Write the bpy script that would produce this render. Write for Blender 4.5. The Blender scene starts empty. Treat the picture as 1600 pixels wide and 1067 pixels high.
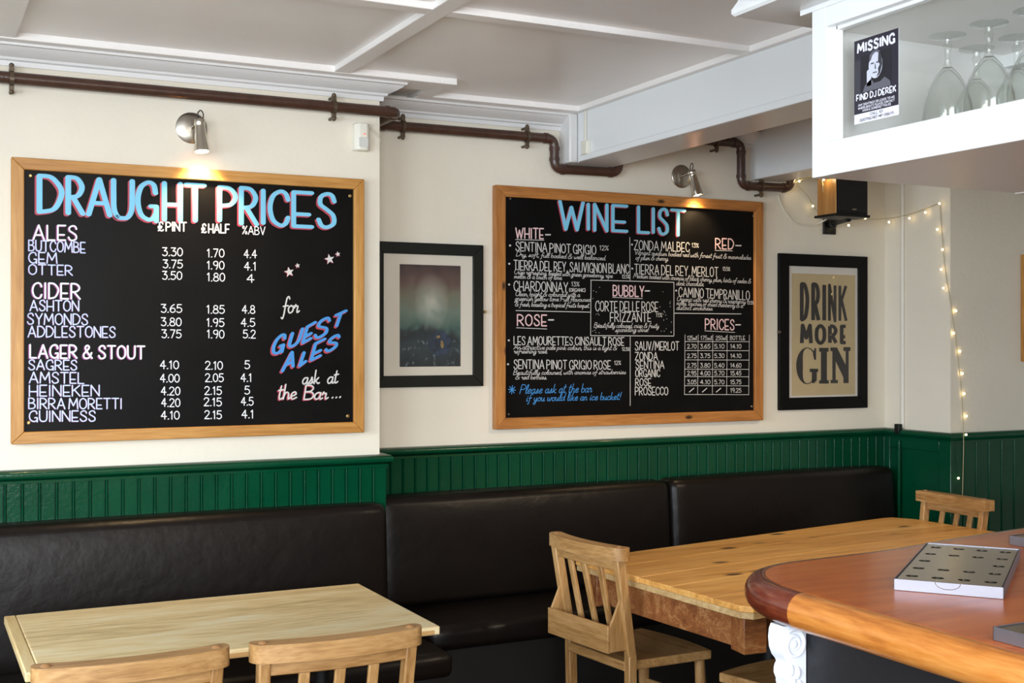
import bpy, bmesh, math, random
from mathutils import Vector, Matrix
from mathutils.geometry import tessellate_polygon
S = bpy.context.scene
COL = S.collection
PI = math.pi
random.seed(7)

# ------------------------------------------------------------------ camera, sky, lights, exposure
EYE = 1.6
FPX, YAW, PITCH = 1899.0, 0.464305, 0.002037
cd = bpy.data.cameras.new('camera')
cam = bpy.data.objects.new('camera', cd)
COL.objects.link(cam)
cam.location = (0, 0, EYE)
cam.rotation_euler = (PI / 2 + PITCH, 0, -YAW)
cd.sensor_width = 36
cd.lens = 36 * FPX / 1600
cd.clip_start = 0.05
S.camera = cam
S.view_settings.view_transform = 'Standard'
S.view_settings.look = 'None'
S.view_settings.gamma = 1
S.view_settings.exposure = 0.27
S.view_settings.use_curve_mapping = False

W = bpy.data.worlds.new('sky')
S.world = W
W.use_nodes = True
bg = W.node_tree.nodes['Background']
bg.inputs[0].default_value = (0.72, 0.86, 1, 1)
bg.inputs[1].default_value = 0.9


def area(name, loc, target, sx, sy, power, col, spread=150):
    l = bpy.data.lights.new(name, 'AREA')
    l.shape = 'RECTANGLE'
    l.size, l.size_y = sx, sy
    l.energy = power
    l.color = col
    l.spread = math.radians(spread)
    o = bpy.data.objects.new(name, l)
    COL.objects.link(o)
    o.location = loc
    d = Vector(target) - Vector(loc)
    o.rotation_euler = d.to_track_quat('-Z', 'Y').to_euler()
    return o


# daylight through the two tall windows of the left wall and the front window behind the viewer
area('daylight_left_window', (-2.12, 2.75, 1.65), (1.1, 4.1, 0.4), 1.7, 1.2, 27, (0.76, 0.88, 1), 85)
area('daylight_left_window_near', (-2.12, 0.1, 1.75), (2, 0.9, 1.3), 1.9, 1.4, 86, (0.80, 0.90, 1))
area('daylight_front_window', (-0.6, -2.42, 1.75), (0.3, 4, 1.3), 2.2, 1.4, 128, (0.90, 0.95, 1))


def point(name, loc, power, col, r=0.06):
    l = bpy.data.lights.new(name, 'POINT')
    l.energy = power
    l.color = col
    l.shadow_soft_size = r
    o = bpy.data.objects.new(name, l)
    COL.objects.link(o)
    o.location = loc
    return o


S.cycles.transparent_max_bounces = 32
# the warm lamp over the bar, behind the viewer
point('bar_lamp', (1.6, -0.6, 2.3), 22, (1, 0.72, 0.42), 0.1)
dl = bpy.data.lights.new('table_fill_spot', 'SPOT')  # unseen warm spot beyond the right edge, added to brighten the plank table
dl.energy = 95
dl.color = (1, 0.80, 0.55)
dl.spot_size = math.radians(82)
dl.spot_blend = 0.8
dl.shadow_soft_size = 0.12
do = bpy.data.objects.new('table_fill_spot', dl)
COL.objects.link(do)
do.location = (3.5, 2.35, 2.58)
do.rotation_euler = (Vector((3.2, 3.75, 0.75)) - Vector((3.5, 2.35, 2.58))).to_track_quat('-Z', 'Y').to_euler()

# ------------------------------------------------------------------ helpers
RT = Vector((math.cos(YAW), -math.sin(YAW), 0))
FW = Vector((math.sin(YAW) * math.cos(PITCH), math.cos(YAW) * math.cos(PITCH), math.sin(PITCH)))
UP = RT.cross(FW)


def sight(px, py):
    return FW + RT * ((px - 800) / FPX) - UP * ((py - 533.5) / FPX)


def at(px, py, Y):
    """where the line of sight through a photo pixel meets the plane y = Y"""
    d = sight(px, py)
    p = d * (Y / d.y)
    return Vector((p.x, Y, p.z + EYE))


def atx(px, py, X):
    d = sight(px, py)
    p = d * (X / d.x)
    return Vector((X, p.y, p.z + EYE))


class MB:
    def __init__(s):
        s.v = []
        s.f = []

    def add(s, vs, fs):
        b = len(s.v)
        s.v += [tuple(p) for p in vs]
        s.f += [tuple(i + b for i in f) for f in fs]
        return s

    def box(s, x0, x1, y0, y1, z0, z1):
        return s.add([(x0, y0, z0), (x1, y0, z0), (x1, y1, z0), (x0, y1, z0), (x0, y0, z1), (x1, y0, z1), (x1, y1, z1), (x0, y1, z1)],
                     [(3, 2, 1, 0), (4, 5, 6, 7), (0, 1, 5, 4), (1, 2, 6, 5), (2, 3, 7, 6), (3, 0, 4, 7)])

    def beam(s, a, b, w, d, up=(0, 0, 1)):
        """bar from a to b: w across, d along 'up'"""
        a, b = Vector(a), Vector(b)
        t = (b - a).normalized()
        x = t.cross(Vector(up))
        if x.length < 1e-4:
            x = t.cross(Vector((1, 0, 0)))
        x.normalize()
        u = x.cross(t)
        c = [(-1, -1), (1, -1), (1, 1), (-1, 1)]
        vs = [p + x * (i * w / 2) + u * (j * d / 2) for p in (a, b) for i, j in c]
        return s.add(vs, [(3, 2, 1, 0), (4, 5, 6, 7), (0, 1, 5, 4), (1, 2, 6, 5), (2, 3, 7, 6), (3, 0, 4, 7)])

    def tube(s, pts, r, n=12, caps=True):
        pts = [Vector(p) for p in pts]
        m = len(pts)
        rr = r if isinstance(r, (list, tuple)) else [r] * m
        t0 = (pts[1] - pts[0]).normalized()
        x = t0.cross(Vector((0, 0, 1)))
        if x.length < 1e-3:
            x = t0.cross(Vector((0, 1, 0)))
        x.normalize()
        vs, fs = [], []
        for i, p in enumerate(pts):
            if i == 0:
                t = t0
            elif i == m - 1:
                t = (pts[i] - pts[i - 1]).normalized()
            else:
                t = ((pts[i] - pts[i - 1]).normalized() + (pts[i + 1] - pts[i]).normalized()).normalized()
            x = (x - t * x.dot(t)).normalized()
            y = t.cross(x)
            for k in range(n):
                a = 2 * PI * k / n
                vs.append(p + (x * math.cos(a) + y * math.sin(a)) * rr[i])
        for i in range(m - 1):
            for k in range(n):
                fs.append((i * n + k, i * n + (k + 1) % n, (i + 1) * n + (k + 1) % n, (i + 1) * n + k))
        if caps:
            fs.append(tuple(range(n - 1, -1, -1)))
            fs.append(tuple((m - 1) * n + k for k in range(n)))
        return s.add(vs, fs)

    def lathe(s, prof, n=24, origin=(0, 0, 0), axis=(0, 0, 1), closed=False):
        ax = Vector(axis).normalized()
        x = ax.orthogonal().normalized()
        y = ax.cross(x)
        o = Vector(origin)
        vs, fs = [], []
        for r, h in prof:
            for k in range(n):
                a = 2 * PI * k / n
                vs.append(o + ax * h + (x * math.cos(a) + y * math.sin(a)) * max(r, 1e-5))
        m = len(prof)
        for i in range(m - 1 if not closed else m):
            j = (i + 1) % m
            for k in range(n):
                fs.append((i * n + k, i * n + (k + 1) % n, j * n + (k + 1) % n, j * n + k))
        return s.add(vs, fs)

    def prism(s, poly, ext, o=(0, 0, 0), u=(1, 0, 0), v=(0, 1, 0)):
        """polygon in the (u, v) plane at o, extruded by vector ext"""
        o, u, v, ext = Vector(o), Vector(u), Vector(v), Vector(ext)
        n = len(poly)
        a = [o + u * p[0] + v * p[1] for p in poly]
        vs = a + [p + ext for p in a]
        tri = tessellate_polygon([[Vector((p[0], p[1], 0)) for p in poly]])
        fs = [tuple(t) for t in tri] + [tuple(i + n for i in reversed(t)) for t in tri]
        fs += [(i, (i + 1) % n, n + (i + 1) % n, n + i) for i in range(n)]
        return s.add(vs, fs)

    def sphere(s, c, r, n=12, m=8, sc=(1, 1, 1)):
        c = Vector(c)
        vs, fs = [], []
        for i in range(m + 1):
            th = PI * i / m
            for k in range(n):
                a = 2 * PI * k / n
                vs.append(c + Vector((r * sc[0] * math.sin(th) * math.cos(a), r * sc[1] * math.sin(th) * math.sin(a), r * sc[2] * math.cos(th))))
        for i in range(m):
            for k in range(n):
                fs.append((i * n + k, (i + 1) * n + k, (i + 1) * n + (k + 1) % n, i * n + (k + 1) % n))
        return s.add(vs, fs)

    def sweep(s, path, prof, close_prof=True):
        """profile (d, z) carried along a plan path; d is measured to the right of travel"""
        P = [Vector(p) for p in path]
        m = len(P)
        vs, fs = [], []
        for i in range(m):
            def nrm(a, b):
                t = (b - a).normalized()
                return Vector((t.y, -t.x))
            if i == 0:
                o = nrm(P[0], P[1])
            elif i == m - 1:
                o = nrm(P[-2], P[-1])
            else:
                n1, n2 = nrm(P[i - 1], P[i]), nrm(P[i], P[i + 1])
                o = (n1 + n2) / (1 + n1.dot(n2))
            for d, z in prof:
                vs.append((P[i].x + o.x * d, P[i].y + o.y * d, z))
        k = len(prof)
        for i in range(m - 1):
            for j in range(k if close_prof else k - 1):
                j2 = (j + 1) % k
                fs.append((i * k + j, i * k + j2, (i + 1) * k + j2, (i + 1) * k + j))
        if close_prof:
            tri = tessellate_polygon([[Vector((p[0], p[1], 0)) for p in prof]])
            fs += [tuple(t) for t in tri] + [tuple((m - 1) * k + q for q in reversed(t)) for t in tri]
        return s.add(vs, fs)

    def build(s, name, mat, parent=None, bevel=0, seg=2, smooth=True, angle=35, world=False, clean=True):
        if world and parent is not None:
            l = parent.location
            s.v = [(p[0] - l.x, p[1] - l.y, p[2] - l.z) for p in s.v]
        me = bpy.data.meshes.new(name)
        me.from_pydata(s.v, [], s.f)
        if clean:
            bm = bmesh.new()
            bm.from_mesh(me)
            bmesh.ops.recalc_face_normals(bm, faces=bm.faces)
            bm.to_mesh(me)
            bm.free()
        me.materials.append(mat)
        if smooth:
            me.polygons.foreach_set('use_smooth', [True] * len(me.polygons))
            me.set_sharp_from_angle(angle=math.radians(angle))
        me.update()
        o = bpy.data.objects.new(name, me)
        COL.objects.link(o)
        if parent is not None:
            o.parent = parent
        if bevel:
            b = o.modifiers.new('edge', 'BEVEL')
            b.width = bevel
            b.segments = seg
            b.limit_method = 'ANGLE'
            b.angle_limit = math.radians(40)
        return o


def tag(o, label, cat, group=None, kind=None):
    o['label'] = label
    o['category'] = cat
    if group:
        o['group'] = group
    if kind:
        o['kind'] = kind
    return o


def thing(name, label, cat, loc=(0, 0, 0), rz=0, group=None):
    o = bpy.data.objects.new(name, None)
    COL.objects.link(o)
    o.empty_display_size = 0.1
    o.location = loc
    o.rotation_euler = (0, 0, rz)
    return tag(o, label, cat, group)


def struct(o, label=None, cat=None):
    o['kind'] = 'structure'
    if label:
        o['label'] = label
        o['category'] = cat
    return o


def copy_tree(o, parent=None):
    c = o.copy()
    COL.objects.link(c)
    if parent is not None:
        c.parent = parent
        c.matrix_parent_inverse = o.matrix_parent_inverse.copy()
    for ch in list(o.children):
        copy_tree(ch, c)
    return c


def fillet(pts, r, n=6):
    pts = [Vector(p) for p in pts]
    out = [pts[0]]
    for a, b, c in zip(pts, pts[1:], pts[2:]):
        u, v = (a - b).normalized(), (c - b).normalized()
        k = min(r, (a - b).length * 0.49, (c - b).length * 0.49)
        p, q = b + u * k, b + v * k
        for i in range(n + 1):
            t = i / n
            out.append(p * (1 - t) ** 2 + b * 2 * t * (1 - t) + q * t * t)
    out.append(pts[-1])
    return out


def catmull(p, n=6):
    if len(p) < 3:
        return list(p)
    closed = p[0] == p[-1] and len(p) > 3
    q = ([p[-2]] + list(p) + [p[1]]) if closed else ([p[0]] + list(p) + [p[-1]])
    out = []
    for i in range(1, len(q) - 2):
        a, b, c, d = q[i - 1], q[i], q[i + 1], q[i + 2]
        for k in range(n):
            t = k / n
            out.append(tuple(0.5 * (2 * b[j] + (c[j] - a[j]) * t + (2 * a[j] - 5 * b[j] + 4 * c[j] - d[j]) * t * t + (3 * b[j] - a[j] - 3 * c[j] + d[j]) * t ** 3) for j in range(len(b))))
    out.append(tuple(q[-2]))
    return out


# ------------------------------------------------------------------ materials
def lin(c):
    return tuple(((x / 255) / 12.92 if x <= 10.3 else ((x / 255 + 0.055) / 1.055) ** 2.4) for x in c) + (1,)


def newmat(name):
    m = bpy.data.materials.new(name)
    m.use_nodes = True
    nt = m.node_tree
    return m, nt, nt.nodes['Principled BSDF']


def mat(name, col, rough=0.5, metal=0, spec=0.5, coat=0, bump=0, bscale=80, emit=None, estr=0, var=0, vscale=6):
    m, nt, b = newmat(name)
    b.inputs['Base Color'].default_value = lin(col)
    b.inputs['Roughness'].default_value = rough
    b.inputs['Metallic'].default_value = metal
    b.inputs['Specular IOR Level'].default_value = spec
    b.inputs['Coat Weight'].default_value = coat
    b.inputs['Coat Roughness'].default_value = 0.12
    if emit:
        b.inputs['Emission Color'].default_value = lin(emit)
        b.inputs['Emission Strength'].default_value = estr
    N, L = nt.nodes.new, nt.links.new
    if bump or var:
        tc = N('ShaderNodeTexCoord')
    if bump:
        no = N('ShaderNodeTexNoise')
        no.inputs['Scale'].default_value = bscale
        no.inputs['Detail'].default_value = 4
        L(tc.outputs['Object'], no.inputs['Vector'])
        bp = N('ShaderNodeBump')
        bp.inputs['Strength'].default_value = bump
        bp.inputs['Distance'].default_value = 0.01
        L(no.outputs['Fac'], bp.inputs['Height'])
        L(bp.outputs['Normal'], b.inputs['Normal'])
    if var:
        n2 = N('ShaderNodeTexNoise')
        n2.inputs['Scale'].default_value = vscale
        n2.inputs['Detail'].default_value = 5
        L(tc.outputs['Object'], n2.inputs['Vector'])
        mp = N('ShaderNodeMapRange')
        mp.inputs['From Min'].default_value = 0.3
        mp.inputs['From Max'].default_value = 0.7
        mp.inputs['To Min'].default_value = 1 - var
        mp.inputs['To Max'].default_value = 1 + var
        L(n2.outputs['Fac'], mp.inputs['Value'])
        hs = N('ShaderNodeHueSaturation')
        hs.inputs['Color'].default_value = lin(col)
        L(mp.outputs['Result'], hs.inputs['Value'])
        L(hs.outputs['Color'], b.inputs['Base Color'])
    return m


def wood(name, dark, mid, light, axis=0, scale=7, stretch=12, rough=0.45, coat=0, knots=0, planks=0, rot=0, bump=0.12, spec=0.5):
    m, nt, b = newmat(name)
    N, L = nt.nodes.new, nt.links.new
    tc = N('ShaderNodeTexCoord')
    oi = N('ShaderNodeObjectInfo')
    mul = N('ShaderNodeMath')
    mul.operation = 'MULTIPLY'
    mul.inputs[1].default_value = 17
    L(oi.outputs['Random'], mul.inputs[0])
    ad = N('ShaderNodeVectorMath')
    ad.operation = 'ADD'
    L(tc.outputs['Object'], ad.inputs[0])
    L(mul.outputs[0], ad.inputs[1])
    mp = N('ShaderNodeMapping')
    sc = [1, 1, 1]
    sc[axis] = 1 / stretch
    mp.inputs['Scale'].default_value = sc
    mp.inputs['Rotation'].default_value = (0, 0, rot)
    L(ad.outputs[0], mp.inputs['Vector'])
    n1 = N('ShaderNodeTexNoise')
    n1.inputs['Scale'].default_value = scale * 2.2
    n1.inputs['Detail'].default_value = 7
    n1.inputs['Distortion'].default_value = 0.7
    n1.inputs['Roughness'].default_value = 0.62
    L(mp.outputs[0], n1.inputs['Vector'])
    n2 = N('ShaderNodeTexNoise')
    n2.inputs['Scale'].default_value = scale * 18
    n2.inputs['Detail'].default_value = 4
    L(mp.outputs[0], n2.inputs['Vector'])
    mx = N('ShaderNodeMix')
    mx.inputs[0].default_value = 0.35
    L(n1.outputs['Fac'], mx.inputs[2])
    L(n2.outputs['Fac'], mx.inputs[3])
    cr = N('ShaderNodeValToRGB')
    e = cr.color_ramp.elements
    e[0].position, e[0].color = 0.33, lin(dark)
    e[1].position, e[1].color = 0.68, lin(light)
    k = e.new(0.5)
    k.color = lin(mid)
    L(mx.outputs[0], cr.inputs['Fac'])
    out = cr.outputs['Color']
    if knots:
        vo = N('ShaderNodeTexVoronoi')
        vo.inputs['Scale'].default_value = knots
        mk = N('ShaderNodeMapping')
        s2 = [1, 1, 1]
        s2[axis] = 0.45
        mk.inputs['Scale'].default_value = s2
        mk.inputs['Rotation'].default_value = (0, 0, rot)
        L(ad.outputs[0], mk.inputs['Vector'])
        L(mk.outputs[0], vo.inputs['Vector'])
        r2 = N('ShaderNodeValToRGB')
        q = r2.color_ramp.elements
        q[0].position, q[0].color = 0.06, (1, 1, 1, 1)
        q[1].position, q[1].color = 0.14, (0, 0, 0, 1)
        L(vo.outputs['Distance'], r2.inputs['Fac'])
        m2 = N('ShaderNodeMix')
        m2.data_type = 'RGBA'
        L(r2.outputs['Color'], m2.inputs[0])
        L(out, m2.inputs[6])
        m2.inputs[7].default_value = lin(tuple(x * 0.42 for x in dark))
        out = m2.outputs[2]
    L(out, b.inputs['Base Color'])
    b.inputs['Roughness'].default_value = rough
    b.inputs['Specular IOR Level'].default_value = spec
    b.inputs['Coat Weight'].default_value = coat
    b.inputs['Coat Roughness'].default_value = 0.1
    bp = N('ShaderNodeBump')
    bp.inputs['Strength'].default_value = bump
    bp.inputs['Distance'].default_value = 0.004
    L(mx.outputs[0], bp.inputs['Height'])
    L(bp.outputs['Normal'], b.inputs['Normal'])
    return m


def clear_glass(name, tint=(255, 255, 255), amount=1.0):
    m = bpy.data.materials.new(name)
    m.use_nodes = True
    nt = m.node_tree
    nt.nodes.clear()
    N, L = nt.nodes.new, nt.links.new
    o = N('ShaderNodeOutputMaterial')
    t = N('ShaderNodeBsdfTransparent')
    t.inputs[0].default_value = lin(tint)
    g = N('ShaderNodeBsdfGlossy')
    g.inputs['Roughness'].default_value = 0.03
    lw = N('ShaderNodeLayerWeight')
    pw = N('ShaderNodeMath')
    pw.operation = 'POWER'
    pw.inputs[1].default_value = 5
    L(lw.outputs['Facing'], pw.inputs[0])
    mu = N('ShaderNodeMath')
    mu.operation = 'MULTIPLY_ADD'
    mu.inputs[1].default_value = 0.9 * amount
    mu.inputs[2].default_value = 0.035 * amount
    L(pw.outputs[0], mu.inputs[0])
    mx = N('ShaderNodeMixShader')
    L(mu.outputs[0], mx.inputs[0])
    L(t.outputs[0], mx.inputs[1])
    L(g.outputs[0], mx.inputs[2])
    L(mx.outputs[0], o.inputs[0])
    return m


M = {}
M['wall'] = mat('wall paint', (225, 217, 200), 0.7, bump=0.12, bscale=45, var=0.025, vscale=3, spec=0.3)
M['wallwhite'] = mat('white wall paint', (226, 222, 212), 0.7, bump=0.1, bscale=45, var=0.02, vscale=3, spec=0.3)
M['ceil'] = mat('ceiling gloss paint', (240, 236, 232), 0.3, bump=0.05, bscale=30, var=0.03, vscale=2.5)
M['white'] = mat('white gloss paint', (226, 228, 228), 0.25, bump=0.03, bscale=40)
M['cornice'] = mat('cornice paint', (218, 216, 214), 0.4, bump=0.05, bscale=50)
M['green'] = mat('green gloss paint', (2, 62, 39), 0.17, spec=0.35, bump=0.10, bscale=70, var=0.12, vscale=5)
M['floor'] = wood('dark floorboards', (50, 36, 25), (70, 50, 34), (90, 66, 46), 0, 6, 10, 0.4)
M['leather'] = mat('dark brown leather', (17, 12, 10), 0.38, spec=0.24, bump=0.25, bscale=16, var=0.12, vscale=9)
M['plinth'] = mat('black painted plinth', (22, 20, 19), 0.5)
M['pipe'] = mat('brown painted pipe', (68, 45, 35), 0.3, var=0.2, vscale=22, bump=0.08, bscale=90)
M['clip'] = mat('brown iron clip', (92, 78, 62), 0.45, metal=0.5)
M['black'] = mat('chalkboard black', (11, 10, 10), 0.4, spec=0.12, var=0.35, vscale=5, bump=0.02, bscale=60)
M['pine'] = wood('honey pine', (150, 98, 40), (180, 126, 60), (202, 152, 84), 0, 7, 14, 0.4)
M['pine_v'] = wood('honey pine upright', (150, 98, 40), (180, 126, 60), (202, 152, 84), 2, 7, 14, 0.4)
M['knotty'] = wood('knotty pine', (136, 82, 34), (172, 112, 54), (196, 138, 76), 0, 7, 14, 0.4, knots=11)
M['knotty_v'] = wood('knotty pine upright', (136, 82, 34), (172, 112, 54), (196, 138, 76), 2, 7, 14, 0.4, knots=11)
M['paint_white'] = mat('white lettering paint', (232, 232, 236), 0.5)
M['paint_grey'] = mat('chalk white lettering', (205, 202, 198), 0.6)
M['paint_lilac'] = mat('lilac white lettering', (196, 206, 240), 0.5)
M['paint_sky'] = mat('sky blue lettering', (122, 194, 224), 0.5)
M['paint_blue'] = mat('blue lettering', (62, 138, 204), 0.5)
M['paint_red'] = mat('red lettering', (176, 62, 80), 0.5)
M['paint_pink'] = mat('pink lettering', (226, 190, 190), 0.5)
M['paint_mauve'] = mat('mauve lettering edge', (150, 60, 130), 0.5)
M['brass'] = mat('brass screw', (190, 165, 110), 0.35, metal=0.9)
M['steel'] = mat('brushed steel', (176, 170, 160), 0.28, metal=1, bump=0.02, bscale=200)
M['chrome'] = mat('satin chrome', (205, 198, 186), 0.16, metal=1)
M['inox'] = mat('stainless steel tray', (158, 150, 138), 0.2, metal=1)
M['inoxside'] = mat('steel tray side', (152, 150, 158), 0.5, metal=1)
M['cable'] = mat('black cable', (20, 20, 20), 0.5)
M['whitecable'] = mat('white cable', (215, 210, 196), 0.5)
M['glow'] = mat('lit bulb', (255, 244, 220), 0.4, emit=(255, 226, 170), estr=40)
M['fairy'] = mat('fairy bulb', (255, 240, 205), 0.4, emit=(255, 222, 150), estr=9)
M['plastic'] = mat('white plastic', (226, 222, 208), 0.4)
M['darkframe'] = mat('dark green black frame', (28, 30, 26), 0.4, spec=0.25, bump=0.05, bscale=60)
M['blackframe'] = mat('black frame', (9, 8, 8), 0.5, spec=0.15)
M['mount'] = mat('cream mount card', (214, 206, 190), 0.8)
M['kraft'] = mat('buff poster paper', (182, 162, 122), 0.8, var=0.04, vscale=14)
M['mountw'] = mat('white mount card', (206, 200, 190), 0.8)
M['ink'] = mat('black print ink', (30, 26, 24), 0.75, var=0.25, vscale=60)
M['pane'] = clear_glass('picture glass', amount=0.7)
M['cabpane'] = clear_glass('cabinet glass', (254, 254, 253), 0.9)
M['glassware'] = clear_glass('glassware', (253, 254, 253), 1.7)
M['oak'] = wood('pale table top', (180, 154, 104), (228, 200, 148), (236, 228, 194), 0, 3.2, 7, 0.36, coat=0.25, bump=0.1)
M['oakend'] = wood('pale end board', (190, 152, 98), (218, 188, 132), (232, 210, 164), 1, 4, 9, 0.36, coat=0.25)
M['oakedge'] = wood('table edge', (158, 112, 62), (190, 146, 90), (206, 164, 108), 0, 6, 10, 0.4)
M['plank'] = wood('waxed pine planks', (170, 112, 48), (220, 160, 84), (236, 188, 116), 0, 5, 13, 0.36, knots=6, coat=0.1, rot=-0.15)
M['plankedge'] = wood('worn plank edge', (150, 116, 70), (184, 150, 100), (206, 178, 130), 0, 8, 8, 0.5)
M['apron'] = wood('reddish worn apron', (96, 50, 22), (138, 82, 40), (178, 132, 84), 0, 9, 5, 0.5)
M['chair'] = wood('worn beech chair', (128, 88, 44), (168, 126, 76), (194, 154, 104), 2, 8, 9, 0.42)
M['chairx'] = wood('worn beech rail', (128, 88, 44), (168, 126, 76), (194, 154, 104), 0, 8, 9, 0.42)
M['plug'] = mat('wooden plug', (150, 108, 66), 0.4)
M['counter'] = wood('polished mahogany', (162, 72, 20), (192, 96, 30), (208, 118, 44), 0, 1.6, 9, 0.26, coat=0.06, rot=-1.15, bump=0.008, spec=0.35)
M['nosing'] = wood('oak nosing', (150, 80, 28), (198, 124, 54), (218, 154, 80), 1, 6, 8, 0.22, coat=0.25, bump=0.03)
M['cornernosing'] = wood('dark corner nosing', (74, 26, 14), (104, 40, 22), (130, 60, 34), 1, 6, 5, 0.22, coat=0.25, bump=0.03)
M['slate'] = mat('slate grey paint', (30, 30, 33), 0.4, spec=0.3, bump=0.1, bscale=30)
M['gesso'] = mat('white painted plaster', (232, 236, 244), 0.35, bump=0.05, bscale=60)
M['speakerwood'] = wood('speaker veneer', (140, 92, 44), (172, 122, 66), (190, 140, 82), 2, 6, 10, 0.35)
M['speakerblack'] = mat('black speaker cloth', (14, 14, 14), 0.7, bump=0.3, bscale=400)
M['blackmetal'] = mat('black bracket', (20, 20, 20), 0.4, metal=0.3)
M['paper'] = mat('white poster paper', (224, 224, 236), 0.6)
M['posterdark'] = mat('dark poster print', (34, 32, 46), 0.5)
M['grey1'] = mat('mid grey print', (92, 92, 102), 0.6)
M['grey2'] = mat('light grey print', (196, 200, 214), 0.6)
M['grey3'] = mat('dark grey print', (54, 54, 62), 0.6)
M['castiron'] = mat('black cast iron', (18, 18, 18), 0.5, metal=0.4)
M['outside'] = clear_glass('window glass', amount=0.6)

# ------------------------------------------------------------------ the room
YB, YR, YF = 4.6, 4.88, 4.43           # chimney breast, recess, right-hand breast
XC, XD = 1.709, 4.658                  # their corners
ZC = 2.665
wall_path = [(-2.2, YB), (XC, YB), (XC, YR), (XD, YR), (XD, YF), (6.6, YF)]
struct(MB().sweep(wall_path, [(0, 0), (0, 2.8), (-0.12, 2.8), (-0.12, 0)]).build('wall_back', M['wall'], smooth=False))


def wall_with_hole(name, axis, c, a0, a1, holes, thick):
    """wall in the plane x=c or y=c, holes = [(a, b, z0, z1)]"""
    m = MB()

    def bx(p, q, z0, z1):
        if axis == 'x':
            m.box(c - thick, c, p, q, z0, z1)
        else:
            m.box(p, q, c - thick, c, z0, z1)
    cur = a0
    for p, q, z0, z1 in holes:
        bx(cur, p, 0, 2.8)
        bx(p, q, 0, z0)
        bx(p, q, z1, 2.8)
        cur = q
    bx(cur, a1, 0, 2.8)
    return struct(m.build(name, M['wallwhite'], smooth=False))


wall_with_hole('wall_left', 'x', -2.2, -2.5, 4.72, [(-0.9, 1.1, 0.95, 2.45), (1.85, 3.65, 0.95, 2.45)], 0.15)
wall_with_hole('wall_front', 'y', -2.5, -2.35, 6.6, [(-1.75, 0.55, 1.0, 2.45)], 0.15)
struct(MB().box(6.6, 6.75, -2.65, 4.55, 0, 2.8).build('wall_right', M['wall'], smooth=False))
struct(MB().box(-2.35, 6.75, -2.65, 5.0, -0.1, 0).build('floor', M['floor'], smooth=False))
struct(MB().box(-2.35, 6.75, -2.65, 5.0, ZC, ZC + 0.12).build('ceiling', M['ceil'], smooth=False))


def window(name, axis, c, p, q, z0, z1):
    f, g = MB(), MB()

    def bx(m, a, b, d0, d1, e, h):
        if axis == 'x':
            m.box(c - d1, c - d0, a, b, e, h)
        else:
            m.box(a, b, c - d1, c - d0, e, h)
    t = 0.06
    for a, b, e, h in ((p, p + t, z0, z1), (q - t, q, z0, z1), (p, q, z0, z0 + t), (p, q, z1 - t, z1), ((p + q) / 2 - .02, (p + q) / 2 + .02, z0, z1), (p, q, (z0 + z1) / 2 - .02, (z0 + z1) / 2 + .02)):
        bx(f, a, b, 0.09, 0.14, e, h)
    bx(g, p + t, q - t, 0.11, 0.116, z0 + t, z1 - t)
    o = struct(f.build(name, M['white'], smooth=False))
    g.build('pane', M['outside'], o, smooth=False)


window('window_1', 'x', -2.2, -0.9, 1.1, 0.95, 2.45)
window('window_2', 'x', -2.2, 1.85, 3.65, 0.95, 2.45)
window('window_3', 'y', -2.5, -1.75, 0.55, 1.0, 2.45)

# battens dividing the ceiling into panels
BZ = 2.64
bt = MB()
for x0, x1, y0, y1 in ((-2.2, 1.92, 4.465, 4.62), (1.92, 1.99, 4.465, 4.73), (1.935, 2.735, 4.73, 4.9), (2.702, 2.74, -2.5, 4.735), (1.475, 1.54, -2.5, 4.47), (-2.2, 1.48, 3.5, 3.56), (1.535, 2.705, 3.5, 3.56),
                       (0.12, 0.343, -2.5, 4.47), (-2.2, 2.705, 1.5, 1.56), (-2.2, -2.1, -2.5, 4.5)):
    bt.box(x0, x1, y0, y1, BZ + 0.0006 * (len(bt.v) // 8), ZC + 0.01)
struct(bt.build('trim_1', M['ceil'], bevel=0.0025))
# cornice, carried round the breast and into the recess
prof = [(0, 2.575), (0.012, 2.573), (0.014, 2.590), (0.024, 2.594), (0.027, 2.602), (0.036, 2.605), (0.052, 2.612), (0.070, 2.622), (0.078, 2.630), (0.086, 2.632), (0.088, 2.642), (0.0, 2.65)]
struct(MB().sweep([(-2.2, YB), (XC, YB), (XC, YR), (2.73, YR)], prof).build('trim_2', M['cornice'], angle=25))
struct(MB().sweep([(2.946, YR), (3.774, YR)], prof).build('trim_3', M['cornice'], angle=25))
# beams
b1 = MB().box(2.73, 2.946, -2.5, YR + 0.02, 2.42, ZC + 0.02)
struct(b1.build('ceiling_beam', M['white'], bevel=0.004))
struct(MB().box(2.72, 2.732, -2.5, YR - 0.12, 2.42, 2.448).build('trim_4', M['white'], bevel=0.003))
struct(MB().box(3.774, 3.95, -2.5, YR + 0.02, 2.415, ZC + 0.02).build('ceiling_beam', M['white'], bevel=0.004))
struct(MB().box(2.685, 2.728, YR - 0.10, YR + 0.01, 2.42, 2.642).build('trim_5', M['cornice'], bevel=0.008))

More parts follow.
